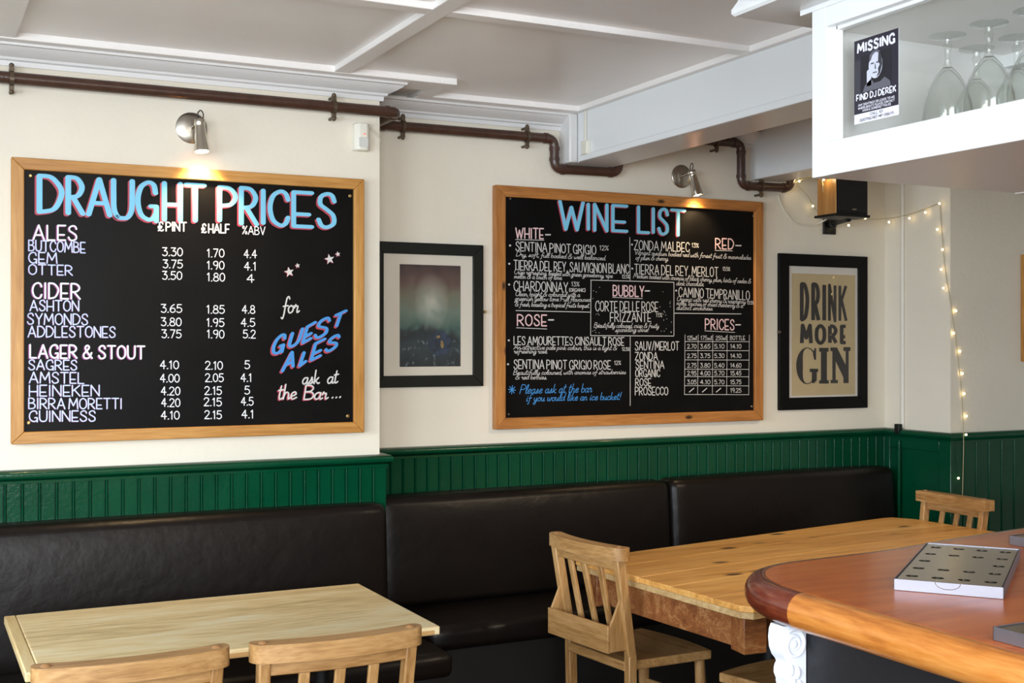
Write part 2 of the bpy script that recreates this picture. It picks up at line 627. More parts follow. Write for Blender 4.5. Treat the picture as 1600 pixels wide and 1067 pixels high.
# tongue-and-groove dado: boards with a bead beside each joint
def dado(name, a, b, z0, z1, depth=0.02, pitch=0.0566, start=0.0):
    a, b = Vector(a), Vector(b)
    t = (b - a).normalized()
    n = Vector((t.y, -t.x))
    Ln = (b - a).length
    pts = [(0, depth)]
    s = start
    while s < Ln - 0.012:
        if s > 0.004:
            pts += [(s - 0.003, depth), (s - 0.001, depth - 0.009), (s + 0.001, depth - 0.009), (s + 0.0022, depth), (s + 0.0036, depth + 0.0034), (s + 0.0050, depth + 0.0042), (s + 0.0064, depth + 0.0034), (s + 0.0078, depth), (s + 0.0085, depth - 0.003), (s + 0.0095, depth)]
        s += pitch
    pts.append((Ln, depth))
    m = MB()
    vs = []
    for z in (z0, z1):
        for q, d in pts:
            p = a + t * q + n * d
            vs.append((p.x, p.y, z))
    k = len(pts)
    m.add(vs, [(i, i + 1, k + i + 1, k + i) for i in range(k - 1)])
    return struct(m.build(name, M['green'], angle=50, clean=False))


dado('trim_6', (-2.2, YB), (XC + 0.02, YB), 0, 1.13, start=0.0566 * 0.4)
struct(MB().box(XC - 0.01, XC + 0.02, YB - 0.019, YR, 0, 1.13).build('trim_7', M['green'], smooth=False))
dado('trim_8', (XC, YR), (XD, YR), 0, 1.13, start=0.03)
capp = [(0, 1.108), (0.026, 1.110), (0.027, 1.120), (0.038, 1.126), (0.044, 1.136), (0.044, 1.146), (0.038, 1.154), (0.028, 1.158), (0, 1.158)]
struct(MB().sweep([(-2.2, YB), (XC, YB), (XC, YR), (XD, YR), (XD, YF), (6.6, YF)], capp).build('trim_9', M['green'], angle=40))
# return of the right-hand breast: a flat panel in a frame, then plain boarding
pr = MB()
pr.box(XD - 0.012, XD + 0.01, YF - 0.01, YR, 0, 1.12)
pr.box(XD - 0.026, XD, YF - 0.026, YF + 0.05, 0, 1.125)
pr.box(XD - 0.024, XD, YF + 0.0505, YR - 0.0605, 1.06, 1.125)
pr.box(XD - 0.0255, XD, YR - 0.06, YR, 0, 1.125)
struct(pr.build('trim_10', M['green'], bevel=0.003))
dado('trim_11', (XD - 0.026, YF), (6.6, YF), 0, 1.12, depth=0.016, pitch=0.09, start=0.09)

# ------------------------------------------------------------------ heating pipe with its clips
py_ = YB - 0.055
pq = YR - 0.05
pts = [(-2.2, py_, 2.520), (1.765, py_, 2.524), (1.765, pq, 2.524), (2.634, pq, 2.528), (2.634, pq, 2.392), (2.975, pq, 2.396), (2.975, pq, 2.575), (3.677, pq, 2.585), (3.677, pq, 2.378), (3.985, pq, 2.382), (3.985, pq, 2.56), (4.66, pq, 2.575)]
pipe = thing('heating_pipe', 'long brown heating pipe under the cornice, stepping down below the beams', 'pipe', (0, YB, 2.5))
pm = MB().tube(fillet(pts, 0.042, 6), 0.0215, 16)
V = [Vector(p) for p in pts]
for i in range(1, len(V) - 1):                   # couplings either side of each elbow
    for o in (V[i - 1], V[i + 1]):
        d = (o - V[i])
        if d.length > 0.12:
            d.normalize()
            pm.tube([V[i] + d * 0.036, V[i] + d * 0.052], 0.0245, 16)
pm.build('pipe_run', M['pipe'], pipe, angle=50, world=True)
for x, y, z in ((0.335, py_, 2.5205), (1.5, py_, 2.5235), (1.90, pq, 2.5245), (2.495, pq, 2.5275), (3.53, pq, 2.583), (3.80, pq, 2.38)):
    c = MB()
    yb = (YB if y == py_ else YR)
    ring = [(x, y + 0.025 * math.sin(a), z + 0.025 * math.cos(a)) for a in [2 * PI * k / 16 for k in range(17)]]
    for k in range(16):
        c.beam(ring[k], ring[k + 1], 0.014, 0.004, up=(0, ring[k][1] - y, ring[k][2] - z))
    for sgn in (1, -1):
        c.box(x - 0.008, x + 0.008, y - 0.006, y + 0.006, z + min(sgn * 0.024, sgn * 0.046), z + max(sgn * 0.024, sgn * 0.046))
        c.tube([(x, y, z + sgn * 0.040), (x, yb + 0.004, z + sgn * 0.040)], 0.006, 8)
        c.sphere((x, y, z + sgn * 0.046), 0.009, 10, 6)
    c.build('pipe_clip', M['clip'], pipe, world=True)
sw = thing('cable_box', 'small white electrical box with a cable on the end of the ceiling beam', 'electrical box', (2.726, 4.70, 2.42))
MB().box(2.708, 2.7305, 4.67, 4.72, 2.445, 2.505).build('box_body', M['plastic'], sw, bevel=0.004, world=True)
MB().tube([(2.724, 4.705, 2.50), (2.724, 4.705, 2.64)], 0.006, 8).build('cable', M['whitecable'], sw, world=True)

# ------------------------------------------------------------------ stroke lettering
_G = {
    'A': (.7, 'L 0,0 .35,1 .7,0|L .12,.33 .58,.33'), 'B': (.58, 'L 0,0 0,1|C 0,1 .34,.97 .5,.78 .34,.57 0,.53|C 0,.53 .42,.5 .58,.26 .42,.03 0,0'),
    'C': (.6, 'C .6,.76 .52,.94 .34,1 .1,.85 0,.5 .1,.15 .34,0 .52,.06 .6,.24'), 'D': (.62, 'L 0,0 0,1|C 0,1 .34,.97 .6,.7 .62,.45 .42,.1 0,0'),
    'E': (.5, 'L .5,1 0,1 0,0 .5,0|L 0,.36 .42,.36'), 'F': (.5, 'L .5,1 0,1 0,0|L 0,.45 .42,.45'),
    'G': (.64, 'C .6,.72 .54,.94 .34,1 .1,.85 0,.5 .1,.14 .34,0 .52,.04 .63,.2|L .63,-.04 .63,.36 .44,.36'), 'H': (.6, 'L 0,0 0,1|L .6,0 .6,1|L 0,.42 .6,.42'),
    'I': (.1, 'L .05,0 .05,1'), 'J': (.42, 'C .42,1 .42,.3 .34,.05 .16,0 0,.18'), 'K': (.58, 'L 0,0 0,1|L .56,1 0,.44|L .16,.58 .58,0'), 'L': (.48, 'L 0,1 0,0 .48,0'),
    'M': (.82, 'L 0,0 .08,1 .41,.3 .74,1 .82,0'), 'N': (.62, 'L 0,0 0,1 .62,0 .62,1'), 'O': (.64, 'C .32,1 .06,.82 0,.5 .06,.18 .32,0 .58,.18 .64,.5 .58,.82 .32,1'),
    'P': (.56, 'L 0,0 0,1|C 0,1 .36,.97 .56,.74 .4,.5 0,.44'), 'Q': (.64, 'C .32,1 .06,.82 0,.5 .06,.18 .32,0 .58,.18 .64,.5 .58,.82 .32,1|L .4,.2 .66,-.06'),
    'R': (.6, 'L 0,0 0,1|C 0,1 .36,.97 .56,.74 .4,.5 0,.44|L .2,.45 .6,0'), 'S': (.54, 'C .52,.78 .44,.96 .27,1 .08,.9 .06,.68 .27,.53 .48,.36 .5,.12 .29,0 .1,.04 0,.22'),
    'T': (.62, 'L 0,1 .62,1|L .31,1 .31,0'), 'U': (.6, 'C 0,1 0,.6 .02,.22 .14,.03 .3,0 .46,.03 .58,.22 .6,.6 .6,1'), 'V': (.62, 'L 0,1 .31,0 .62,1'),
    'W': (.95, 'L 0,1 .24,0 .47,.8 .7,0 .95,1'), 'X': (.6, 'L 0,0 .6,1|L 0,1 .6,0'), 'Y': (.6, 'L 0,1 .3,.46 .6,1|L .3,.46 .3,0'), 'Z': (.58, 'L 0,1 .58,1 0,0 .58,0'),
    '0': (.5, 'C .25,1 .05,.82 0,.5 .05,.18 .25,0 .45,.18 .5,.5 .45,.82 .25,1'), '1': (.26, 'L 0,.8 .16,1 .16,0'), '2': (.5, 'C 0,.78 .1,.96 .27,1 .45,.88 .45,.64 .25,.34 0,0|L 0,0 .5,0'),
    '3': (.48, 'L 0,1 .44,1 .18,.6|C .18,.6 .4,.56 .48,.32 .38,.06 .18,0 0,.12'), '4': (.54, 'L .36,0 .36,1 0,.34 .54,.34'), '5': (.5, 'L .46,1 .08,1 .04,.56|C .04,.56 .26,.64 .48,.46 .46,.16 .22,0 0,.12'),
    '6': (.5, 'C .4,1 .12,.72 0,.34 .1,.06 .27,0 .46,.12 .48,.38 .3,.54 .1,.46 .02,.3'), '7': (.46, 'L 0,1 .46,1 .14,0'),
    '8': (.5, 'C .25,.54 .06,.66 .08,.9 .25,1 .42,.9 .44,.66 .25,.54 .04,.4 0,.14 .25,0 .5,.14 .46,.4 .25,.54'), '9': (.48, 'C .46,.72 .36,.5 .16,.48 .02,.64 .04,.88 .24,1 .42,.92 .46,.72 .42,.3 .3,0'),
    '&': (.72, 'C .7,.02 .3,.5 .16,.8 .24,.98 .4,.98 .46,.8 .2,.52 .02,.3 .06,.06 .28,0 .5,.1 .66,.44'), '%': (.6, 'L .02,0 .58,1|C .12,1 .02,.9 .02,.78 .12,.68 .22,.78 .22,.9 .12,1|C .48,.32 .38,.22 .38,.1 .48,0 .58,.1 .58,.22 .48,.32'),
    '.': (.08, 'L .0,.0 .07,.05'), ',': (.1, 'L .08,.08 .0,-.16'), '-': (.4, 'L 0,.45 .4,.45'), '!': (.1, 'L .05,.3 .08,1|L .03,0 .06,.06'), '/': (.4, 'L 0,-.05 .4,1.05'), ':': (.08, 'L .0,.1 .06,.14|L 0,.5 .06,.54'),
    '(': (.2, 'C .2,1.1 .02,.7 .02,.3 .2,-.1'), ')': (.2, 'C 0,1.1 .18,.7 .18,.3 0,-.1'), '*': (.6, 'L .3,0 .3,1|L 0,.25 .6,.75|L 0,.75 .6,.25'), "'": (.06, 'L .03,1 .03,.75'),
    '$': (.62, 'C .56,.8 .48,.98 .32,1 .16,.86 .2,.6 .22,.3 .16,.08 .04,.02|C .04,.02 .16,.12 .34,.02 .5,0 .62,.12|L .02,.5 .44,.5|L .02,.34 .4,.34'),
    'a': (.44, 'C .38,.38 .24,.48 .06,.36 .02,.14 .14,.0 .3,.1 .38,.38|C .38,.46 .36,.14 .42,.0 .54,.08'), 'b': (.4, 'C .02,1 .02,.5 .04,.1 .2,.0 .38,.14 .36,.38 .22,.46 .04,.3'),
    'c': (.36, 'C .34,.38 .22,.48 .06,.36 .02,.14 .16,.0 .4,.1'), 'd': (.44, 'C .38,.38 .24,.48 .06,.36 .02,.14 .14,.0 .3,.1 .38,.38|C .42,1 .38,.4 .38,.1 .5,.04'), 'e': (.36, 'C .03,.2 .2,.24 .34,.34 .26,.48 .1,.42 .02,.2 .14,.0 .4,.1'),
    'f': (.34, 'C .4,.86 .32,1 .2,.92 .16,.5 .14,-.1 .08,-.36 -.02,-.3|L .0,.4 .36,.44'), 'g': (.42, 'C .36,.38 .22,.48 .05,.36 .02,.14 .14,.0 .28,.1 .36,.4|C .37,.44 .36,0 .28,-.36 .1,-.4 .02,-.24 .46,.08'),
    'h': (.42, 'C .04,1 .03,.5 .02,0|C .02,.1 .1,.4 .24,.46 .33,.34 .33,.1 .36,.0 .46,.08'), 'i': (.18, 'C .06,.44 .05,.16 .08,.02 .2,.08|L .07,.62 .1,.66'), 'j': (.2, 'C .12,.44 .1,-.1 .02,-.34 -.1,-.3|L .12,.62 .15,.66'),
    'k': (.4, 'L .03,1 .03,0|C .03,.14 .2,.3 .32,.44|C .12,.24 .22,.1 .34,.0 .44,.06'), 'l': (.2, 'C .08,.3 .2,.8 .14,1 .05,.8 .05,.2 .12,.0 .24,.08'), 'm': (.62, 'C 0,.44 .04,.3 .03,0|C .03,.16 .12,.44 .24,.42 .27,.2 .27,0|C .27,.16 .36,.44 .48,.42 .52,.2 .53,.02 .64,.08'),
    'n': (.42, 'C 0,.44 .04,.3 .03,0|C .03,.14 .13,.44 .27,.42 .32,.2 .33,.02 .46,.08'), 'o': (.4, 'C .2,.46 .04,.36 .02,.2 .1,.02 .22,.0 .36,.12 .36,.34 .2,.46 .3,.4 .46,.42'), 'p': (.42, 'L .04,.44 .02,-.4|C .03,.2 .14,.46 .3,.44 .38,.24 .28,.02 .12,.02 .04,.12'),
    'q': (.42, 'C .36,.38 .22,.48 .05,.36 .02,.14 .14,.0 .28,.1 .36,.4|C .37,.44 .36,0 .36,-.4 .44,-.3'), 'r': (.34, 'C .0,.3 .06,.5 .1,.4 .24,.4 .22,.16 .26,.0 .4,.1'), 's': (.34, 'C .0,.06 .14,.26 .2,.48 .26,.24 .24,.04 .1,.0 .02,.08|L .2,.06 .38,.1'),
    't': (.28, 'C .12,.9 .08,.4 .09,.06 .18,.0 .3,.1|L -.04,.6 .28,.64'), 'u': (.42, 'C .02,.44 .01,.16 .1,.0 .24,.06 .34,.4|C .35,.44 .33,.14 .38,.0 .48,.08'), 'v': (.36, 'C .0,.44 .08,.2 .14,.0 .28,.2 .32,.44 .42,.4'),
    'w': (.54, 'C .0,.44 .03,.12 .12,.0 .24,.14 .26,.36 .27,.12 .36,.0 .48,.18 .48,.44 .58,.4'), 'x': (.36, 'L .02,.0 .34,.44|L .04,.44 .32,.0'), 'y': (.42, 'C .02,.44 .02,.16 .12,.04 .26,.1 .35,.44|C .36,.44 .34,0 .26,-.36 .1,-.4 .04,-.24 .46,.08'), 'z': (.36, 'L .02,.42 .34,.42 .02,.0 .36,.02'),
}
GL = {}
for ch, (w_, st) in _G.items():
    ss = []
    for part in st.split('|'):
        tok = part.split()
        p = [tuple(map(float, q.split(','))) for q in tok[1:]]
        ss.append((tok[0], p))
    GL[ch] = (w_, ss)


def ribbon(m, pts, wx, wy, Y, rnd=True):
    """a painted stroke on the plane y = Y; pts are (x, z); wx, wy = half widths of the brush across x and z"""
    m.k = getattr(m, 'k', 0)

    def lay():
        m.k += 1
        return Y - (m.k % 44) * 1.2e-5
    q = [pts[0]]
    for p in pts[1:]:
        if abs(p[0] - q[-1][0]) + abs(p[1] - q[-1][1]) > 1e-6:
            q.append(p)
    if len(q) < 2:
        return
    vs, fs = [], []

    def tan(a, b):
        l = math.hypot(b[0] - a[0], b[1] - a[1])
        return ((b[0] - a[0]) / l, (b[1] - a[1]) / l)
    for a, b in zip(q, q[1:]):
        t = tan(a, b)
        ox, oz = -t[1] * wx, t[0] * wy
        k = len(vs)
        y = lay()
        vs += [(a[0] + ox, y, a[1] + oz), (a[0] - ox, y, a[1] - oz), (b[0] - ox, y, b[1] - oz), (b[0] + ox, y, b[1] + oz)]
        fs.append((k, k + 1, k + 2, k + 3))
    idx = range(len(q)) if rnd else range(1, len(q) - 1)
    n = 10 if wx > 0.004 else 6
    for i in idx:
        if 0 < i < len(q) - 1:
            t1, t2 = tan(q[i - 1], q[i]), tan(q[i], q[i + 1])
            if t1[0] * t2[0] + t1[1] * t2[1] > (0.995 if wx > 0.004 else 0.9):
                continue
        k = len(vs)
        y = lay()
        for j in range(n):
            a = 2 * PI * j / n
            vs.append((q[i][0] + wx * math.cos(a), y, q[i][1] + wy * math.sin(a)))
        fs.append(tuple(range(k, k + n)))
    m.add(vs, fs)


def strokes(ch, n=6):
    w_, ss = GL[ch]
    return [(catmull(p, n) if k == 'C' else p) for k, p in ss]


def write(m, text, x0, y0, x1, y1, cap, Y, hw, slant=0.0, gap=0.17, off=(0, 0), space=0.34, wy=None, lift=0.0, rnd=True):
    """letters fitted between two photo pixels on the baseline, carried onto the board plane y = Y"""
    a, b, c = at(x0, y0, Y), at(x1, y1, Y), at(x0, y0 - cap, Y)
    h = c.z - a.z
    ex, ez = b.x - a.x, b.z - a.z
    tot = 0
    adv = []
    for ch in text:
        adv.append(tot)
        tot += space if ch == ' ' else GL[ch][0] + gap
    tot -= gap
    n = 5 if hw < 0.003 else 7
    for ch, u0 in zip(text, adv):
        if ch == ' ':
            continue
        j = random.uniform(-0.012, 0.012)
        for st in strokes(ch, n):
            pts = []
            for u, v in st:
                f = (u0 + u) / tot
                pts.append((a.x + ex * f + slant * v * h + off[0], a.z + ez * f + (v + j) * h + off[1]))
            ribbon(m, pts, hw, wy or hw, Y - lift, rnd)


def boxed(m, ch, x0, x1, yt, yb, Y, hw, wy=None, off=(0, 0), shear=0.0, rise=0.0, lift=0.0, rnd=True, ins=1.0):
    """one big letter filling a pixel box on the board plane; shear/rise in pixels"""
    w_, _ = GL[ch]
    a, b = at(x0, yb, Y), at(x1, yt, Y)
    sx = at(x0 + 1, yb, Y).x - a.x
    px, pz = hw * ins, (wy or hw) * ins
    for st in strokes(ch, 8):
        pts = []
        for u, v in st:
            uu = u / w_ if w_ > .11 else .5
            x = a.x + px + (b.x - a.x - 2 * px) * uu if w_ > .11 else (a.x + b.x) / 2
            z = a.z + pz + (b.z - a.z - 2 * pz) * v
            pts.append((x + shear * sx * (v - .5) + off[0], z + rise * sx * (uu - .5) + off[1]))
        ribbon(m, pts, hw, wy or hw, Y - lift, rnd)


def frame_rails(parent, x0, x1, z0, z1, w, yf, yb, mh, mv, name='frame_rail', bevel=0.003):
    """four mitred rails; outer edge x0..x1, z0..z1, front y = yf, back y = yb"""
    for poly, mt in (([(x0, z1), (x1, z1), (x1 - w, z1 - w), (x0 + w, z1 - w)], mh), ([(x0, z0), (x0 + w, z0 + w), (x1 - w, z0 + w), (x1, z0)], mh),
                     ([(x0, z0), (x0, z1), (x0 + w, z1 - w), (x0 + w, z0 + w)], mv), ([(x1, z0), (x1 - w, z0 + w), (x1 - w, z1 - w), (x1, z1)], mv)):
        MB().prism(poly, (0, yb - yf, 0), o=(0, yf, 0), u=(1, 0, 0), v=(0, 0, 1)).build(name, mt, parent, bevel=bevel, world=True)


def seg(m, p, q, Y, hw):
    a, b = at(p[0], p[1], Y), at(q[0], q[1], Y)
    ribbon(m, [(a.x, a.z), (b.x, b.z)], hw, hw, Y)


def star(m, px, py, r, Y, off=(0, 0), rot=0.2):
    c = at(px, py, Y)
    s = at(px + r, py, Y).x - c.x
    poly = []
    for k in range(10):
        a = PI / 2 + rot + PI * k / 5
        rr = s if k % 2 == 0 else s * 0.42
        poly.append((c.x + off[0] + rr * math.cos(a), Y, c.z + off[1] + rr * math.sin(a)))
    cc = (c.x + off[0], Y, c.z + off[1])
    m.add([cc] + poly, [(0, 1 + k, 1 + (k + 1) % 10) for k in range(10)])


def flat(m, name, mt, parent):
    if m.v:
        return m.build(name, mt, parent, smooth=False, world=True, clean=False)


# ------------------------------------------------------------------ the draught price board
F1, P1 = YB - 0.038, YB - 0.022          # frame face, panel face
a, b = at(20.3, 245.5, F1), at(568.5, 674.5, F1)
bx0, bx1, bz0, bz1 = 0.336, 1.632, 1.250, 2.252
board = thing('price_chalkboard', 'black chalkboard of draught beer prices in a plain honey pine frame', 'chalkboard', ((bx0 + bx1) / 2, YB, bz0))
frame_rails(board, bx0, bx1, bz0, bz1, 0.042, F1, YB - 0.002, M['pine'], M['pine_v'])
MB().box(bx0 + 0.03, bx1 - 0.03, P1, YB - 0.003, bz0 + 0.03, bz1 - 0.03).build('board_panel', M['black'], board, world=True, smooth=False)
T0, T1, T2 = P1 - 0.0008, P1 - 0.0014, P1 - 0.002   # under-shadow, paint, highlight
title, tsh = MB(), MB()
for ch, x0, x1, yt, yb in (('D', 57, 100, 273.5, 334), ('R', 102, 134, 275, 336), ('A', 134, 176, 278, 338), ('U', 173, 211, 280, 343), ('G', 211, 249, 283, 345), ('H', 252.5, 286, 284.5, 346), ('T', 287, 323, 287, 347),
                           ('P', 339, 372, 291, 347), ('R', 373, 405, 292, 352), ('I', 405.5, 417, 295, 351), ('C', 418, 454, 297, 354), ('E', 455, 491, 299, 356), ('S', 494, 527, 301, 357)):
    boxed(title, ch, x0, x1, yt, yb, T1, 0.0098, 0.0072)
    boxed(tsh, ch, x0, x1, yt, yb, T0, 0.0098, 0.0072, off=(-0.006, -0.005))
flat(tsh, 'title_shadow', M['paint_red'], board)
flat(title, 'title_lettering', M['paint_sky'], board)
for t, x0, y0, x1, y1, c, w in (('ALES', 52, 374.5, 120, 375.5, 23, .0029), ('CIDER', 51, 465.5, 125, 467, 24, .003), ('LAGER & STOUT', 47, 559, 226, 560.5, 20.5, .0031)):
    hd, hsh = MB(), MB()
    write(hd, t, x0, y0, x1, y1, c, T1, w, gap=.2)
    write(hsh, t, x0, y0, x1, y1, c, T0, w, gap=.2, off=(-.0032, -.002))
    flat(hsh, 'heading_shadow', M['paint_mauve'], board)
    flat(hd, 'heading_lettering', M['paint_white'], board)
for t, x0, y0, x1, y1, c, w in (('$ PINT', 247, 360.5, 291, 361, 13.5, .0026), ('$ HALF', 315, 363.5, 358, 364, 13.5, .0026), ('%ABV', 379, 365.5, 414, 367, 12.5, .0018)):
    hd = MB()
    write(hd, t, x0, y0, x1, y1, c, T1, w, gap=.18, space=.16)
    flat(hd, 'column_heading', M['paint_white'], board)
for t, x0, y0, x1, y1, c in (('BUTCOMBE', 45, 391.5, 133, 395, 16.5), ('GEM', 45, 410.5, 89, 411.5, 16.5), ('OTTER', 45, 428.5, 113, 430, 15.5), ('ASHTON', 47, 485.5, 123, 486, 16.5), ('SYMONDS', 43, 506.5, 137, 507.5, 17),
                             ('ADDLESTONES', 44, 526.5, 180, 527, 17), ('SAGRES', 45, 577.5, 120, 578, 15.5), ('AMSTEL', 46, 598, 131, 599, 17), ('HEINEKEN', 46, 619, 155, 618.5, 17), ('BIRRA MORETTI', 45, 638.5, 190, 638.5, 16.5), ('GUINNESS', 46, 658.5, 149, 658, 16.5)):
    it, ish = MB(), MB()
    write(it, t, x0, y0, x1, y1, c, T1, .0022, gap=.18, space=.2)
    write(ish, t, x0, y0, x1, y1, c, T0, .0021, gap=.18, space=.2, off=(-.0011, -.0008))
    flat(ish, 'item_shadow', M['paint_mauve'], board)
    flat(it, 'item_lettering', M['paint_lilac'], board)
for t, x0, x1, y in (('3.30', 254, 285, 399.5), ('3.75', 255, 285, 418.6), ('3.50', 254, 284, 436.5), ('1.70', 324, 350, 401.5), ('1.90', 324, 350, 420.5), ('1.80', 324, 351, 439), ('4.4', 381.5, 401, 402.7), ('4.1', 382, 400, 422), ('4', 386, 397, 441),
                     ('3.65', 252, 284, 488), ('3.80', 252, 283, 509), ('3.75', 253, 283, 527.5), ('1.85', 323.5, 350.5, 489.5), ('1.95', 323.5, 350, 510), ('1.90', 324, 350, 528), ('4.8', 378.5, 398, 489.5), ('4.5', 377, 398, 510), ('5.2', 380, 399, 528),
                     ('4.10', 250.5, 279, 576), ('4.00', 250.5, 280, 597), ('4.20', 252, 281, 617), ('4.20', 252.5, 281, 635), ('4.10', 252, 280, 654.7), ('2.10', 321, 347.5, 577), ('2.05', 321, 349, 596.3), ('2.15', 320, 346, 616.3), ('2.15', 319, 346, 634), ('2.15', 320, 346, 654),
                     ('5', 382.5, 390, 576), ('4.1', 376.5, 393, 596), ('5', 382.5, 390, 615.5), ('4.5', 377, 395.5, 633), ('4.1', 378, 396, 653)):
    pf = MB()
    write(pf, t, x0, y, x1, y + .3, 12.5, T1, .0018, gap=.16)
    flat(pf, 'price_figure', M['paint_white'], board)
gu, gs = MB(), MB()
for ch, x0, x1, yt, yb in (('G', 425, 447, 519, 557), ('U', 451, 472, 512, 545), ('E', 474, 492, 502, 537), ('S', 492, 516, 493, 531), ('T', 519, 540, 484, 514), ('A', 442, 464, 545, 581), ('L', 469, 484, 542, 573), ('E', 487, 507, 528, 564), ('S', 509, 531, 520, 552)):
    boxed(gu, ch, x0, x1, yt + 3, yb - 3, T1, .0068, .005, shear=7, rise=7)
    boxed(gs, ch, x0, x1, yt + 3, yb - 3, T0, .0068, .005, shear=7, rise=7, off=(-.0055, -.0055))
flat(gs, 'guest_shadow', M['paint_red'], board)
flat(gu, 'guest_lettering', M['paint_blue'], board)
for t, x0, y0, x1, y1, c in (('for', 441, 489, 466, 488, 25), ('ask', 472, 600, 498, 599, 21), ('at', 511, 599, 527, 598, 21), ('the', 434, 624, 462, 623, 23), ('Bar', 475, 624, 511, 623, 22), ('...', 519, 622, 532, 621, 22)):
    sc_, ss = MB(), MB()
    write(sc_, t, x0, y0, x1, y1, c, T1, .0028, slant=.16, gap=.06 if t != '...' else .3)
    if t in ('the', 'Bar'):
        write(ss, t, x0, y0, x1, y1, c, T0, .0028, slant=.16, gap=.06, off=(-.004, -.003))
    flat(ss, 'script_shadow', M['paint_red'], board)
    flat(sc_, 'script_lettering', M['paint_grey'], board)
for px, py, r in ((515, 405, 8), (528, 397, 4.2), (452, 425, 8), (465, 415, 4.2)):
    sc_, ss = MB(), MB()
    star(sc_, px, py, r, T1)
    star(ss, px, py, r, T0, off=(-.002, -.002))
    flat(ss, 'star_shadow', M['paint_red'], board)
    flat(sc_, 'painted_star', M['paint_grey'], board)
for px, py in ((47.5, 274.5), (547, 306), (44.5, 660.5), (543.5, 650)):
    c = at(px, py, P1)
    MB().lathe([(0.0002, -0.003), (0.004, -0.003), (0.0065, -0.001), (0.007, 0.0015)], 14, origin=c, axis=(0, 1, 0)).build('screw', M['brass'], board, world=True)

# ------------------------------------------------------------------ the wine board
F2, P2 = YR - 0.040, YR - 0.024
a, b = at(776.5, 287, F2), at(1192, 657, F2)
wx0, wx1, wz0, wz1 = 2.344, 3.822, 1.221, 2.305
wine = thing('wine_chalkboard', 'black chalkboard wine list crowded with white writing, in a knotty pine frame', 'chalkboard', ((wx0 + wx1) / 2, YR, wz0))
frame_rails(wine, wx0, wx1, wz0, wz1, 0.05, F2, YR - 0.002, M['knotty'], M['knotty_v'])
MB().box(wx0 + 0.035, wx1 - 0.035, P2, YR - 0.003, wz0 + 0.035, wz1 - 0.035).build('board_panel', M['black'], wine, world=True, smooth=False)
T0, T1 = P2 - 0.0008, P2 - 0.0014
tt, ts = MB(), MB()
for ch, x0, x1, yt, yb in (('W', 872, 914, 314, 360), ('I', 914.5, 924, 317, 360), ('N', 926.5, 951, 318, 362), ('E', 955, 982, 320, 362.5), ('L', 995, 1016, 322, 365), ('I', 1016.5, 1025, 324, 365), ('S', 1027, 1046, 325, 367.5), ('T', 1047, 1072, 327, 369)):
    boxed(tt, ch, x0, x1, yt, yb, T1, 0.0094, 0.007)
    boxed(ts, ch, x0, x1, yt, yb, T0, 0.0094, 0.007, off=(-0.0055, -0.004))
flat(ts, 'title_shadow', M['paint_red'], wine)
flat(tt, 'title_lettering', M['paint_sky'], wine)
for t, x0, y0, x1, y1, c in (('WHITE', 806, 372, 849, 373, 16), ('ROSE', 808.5, 508.5, 854, 509, 17), ('RED', 1118, 388.7, 1146, 389.5, 16.3), ('BUBBLY', 958, 462, 1006, 463.5, 16.5), ('PRICES', 1102, 514.3, 1147, 515.3, 16)):
    hd = MB()
    write(hd, t, x0, y0, x1, y1, c, T1, .003, gap=.22)
    flat(hd, 'heading_lettering', M['paint_pink'], wine)
for t, x0, y0, x1, y1, c in (('SENTINA PINOT GRIGIO', 806, 391.5, 931, 397.5, 14), ('TIERRA DEL REY, SAUVIGNON BLANC', 803, 421.5, 982.5, 427.5, 15), ('CHARDONNAY', 803, 454, 887, 456, 15),
                             ('LES AMOURETTES CINSAULT ROSE', 803, 538.5, 975, 539.7, 13), ('SENTINA PINOT GRIGIO ROSE', 803, 576, 954, 577, 14), ('ZONDA MALBEC', 991, 390, 1077, 393.3, 14.5), ('TIERRA DEL REY, MERLOT', 991.5, 428, 1122, 432.5, 15.2),
                             ('CAMINO TEMPRANILLO', 1060.5, 463.5, 1171, 468.7, 14.5), ('CORTE DELLE ROSE', 930.5, 486, 1028, 487, 15.5), ('FRIZZANTE', 953.5, 502.5, 1017, 502.5, 14.5), ('SAUV/MERLOT', 992.5, 547, 1060.5, 547, 13.3), ('ZONDA', 992.5, 562.5, 1027.5, 562.3, 12),
                             ('SENTINA', 993.5, 575.8, 1037.5, 575.5, 11.8), ('ORGANIC', 993, 588.7, 1031, 588.7, 11.5), ('ROSE', 993, 603, 1017, 602.7, 11.5), ('PROSECCO', 992.5, 617.3, 1043.5, 617, 12.5)):
    nm = MB()
    write(nm, t, x0, y0, x1, y1, c, T1, .0020, gap=.2, space=.26)
    flat(nm, 'wine_name', M['paint_grey'], wine)
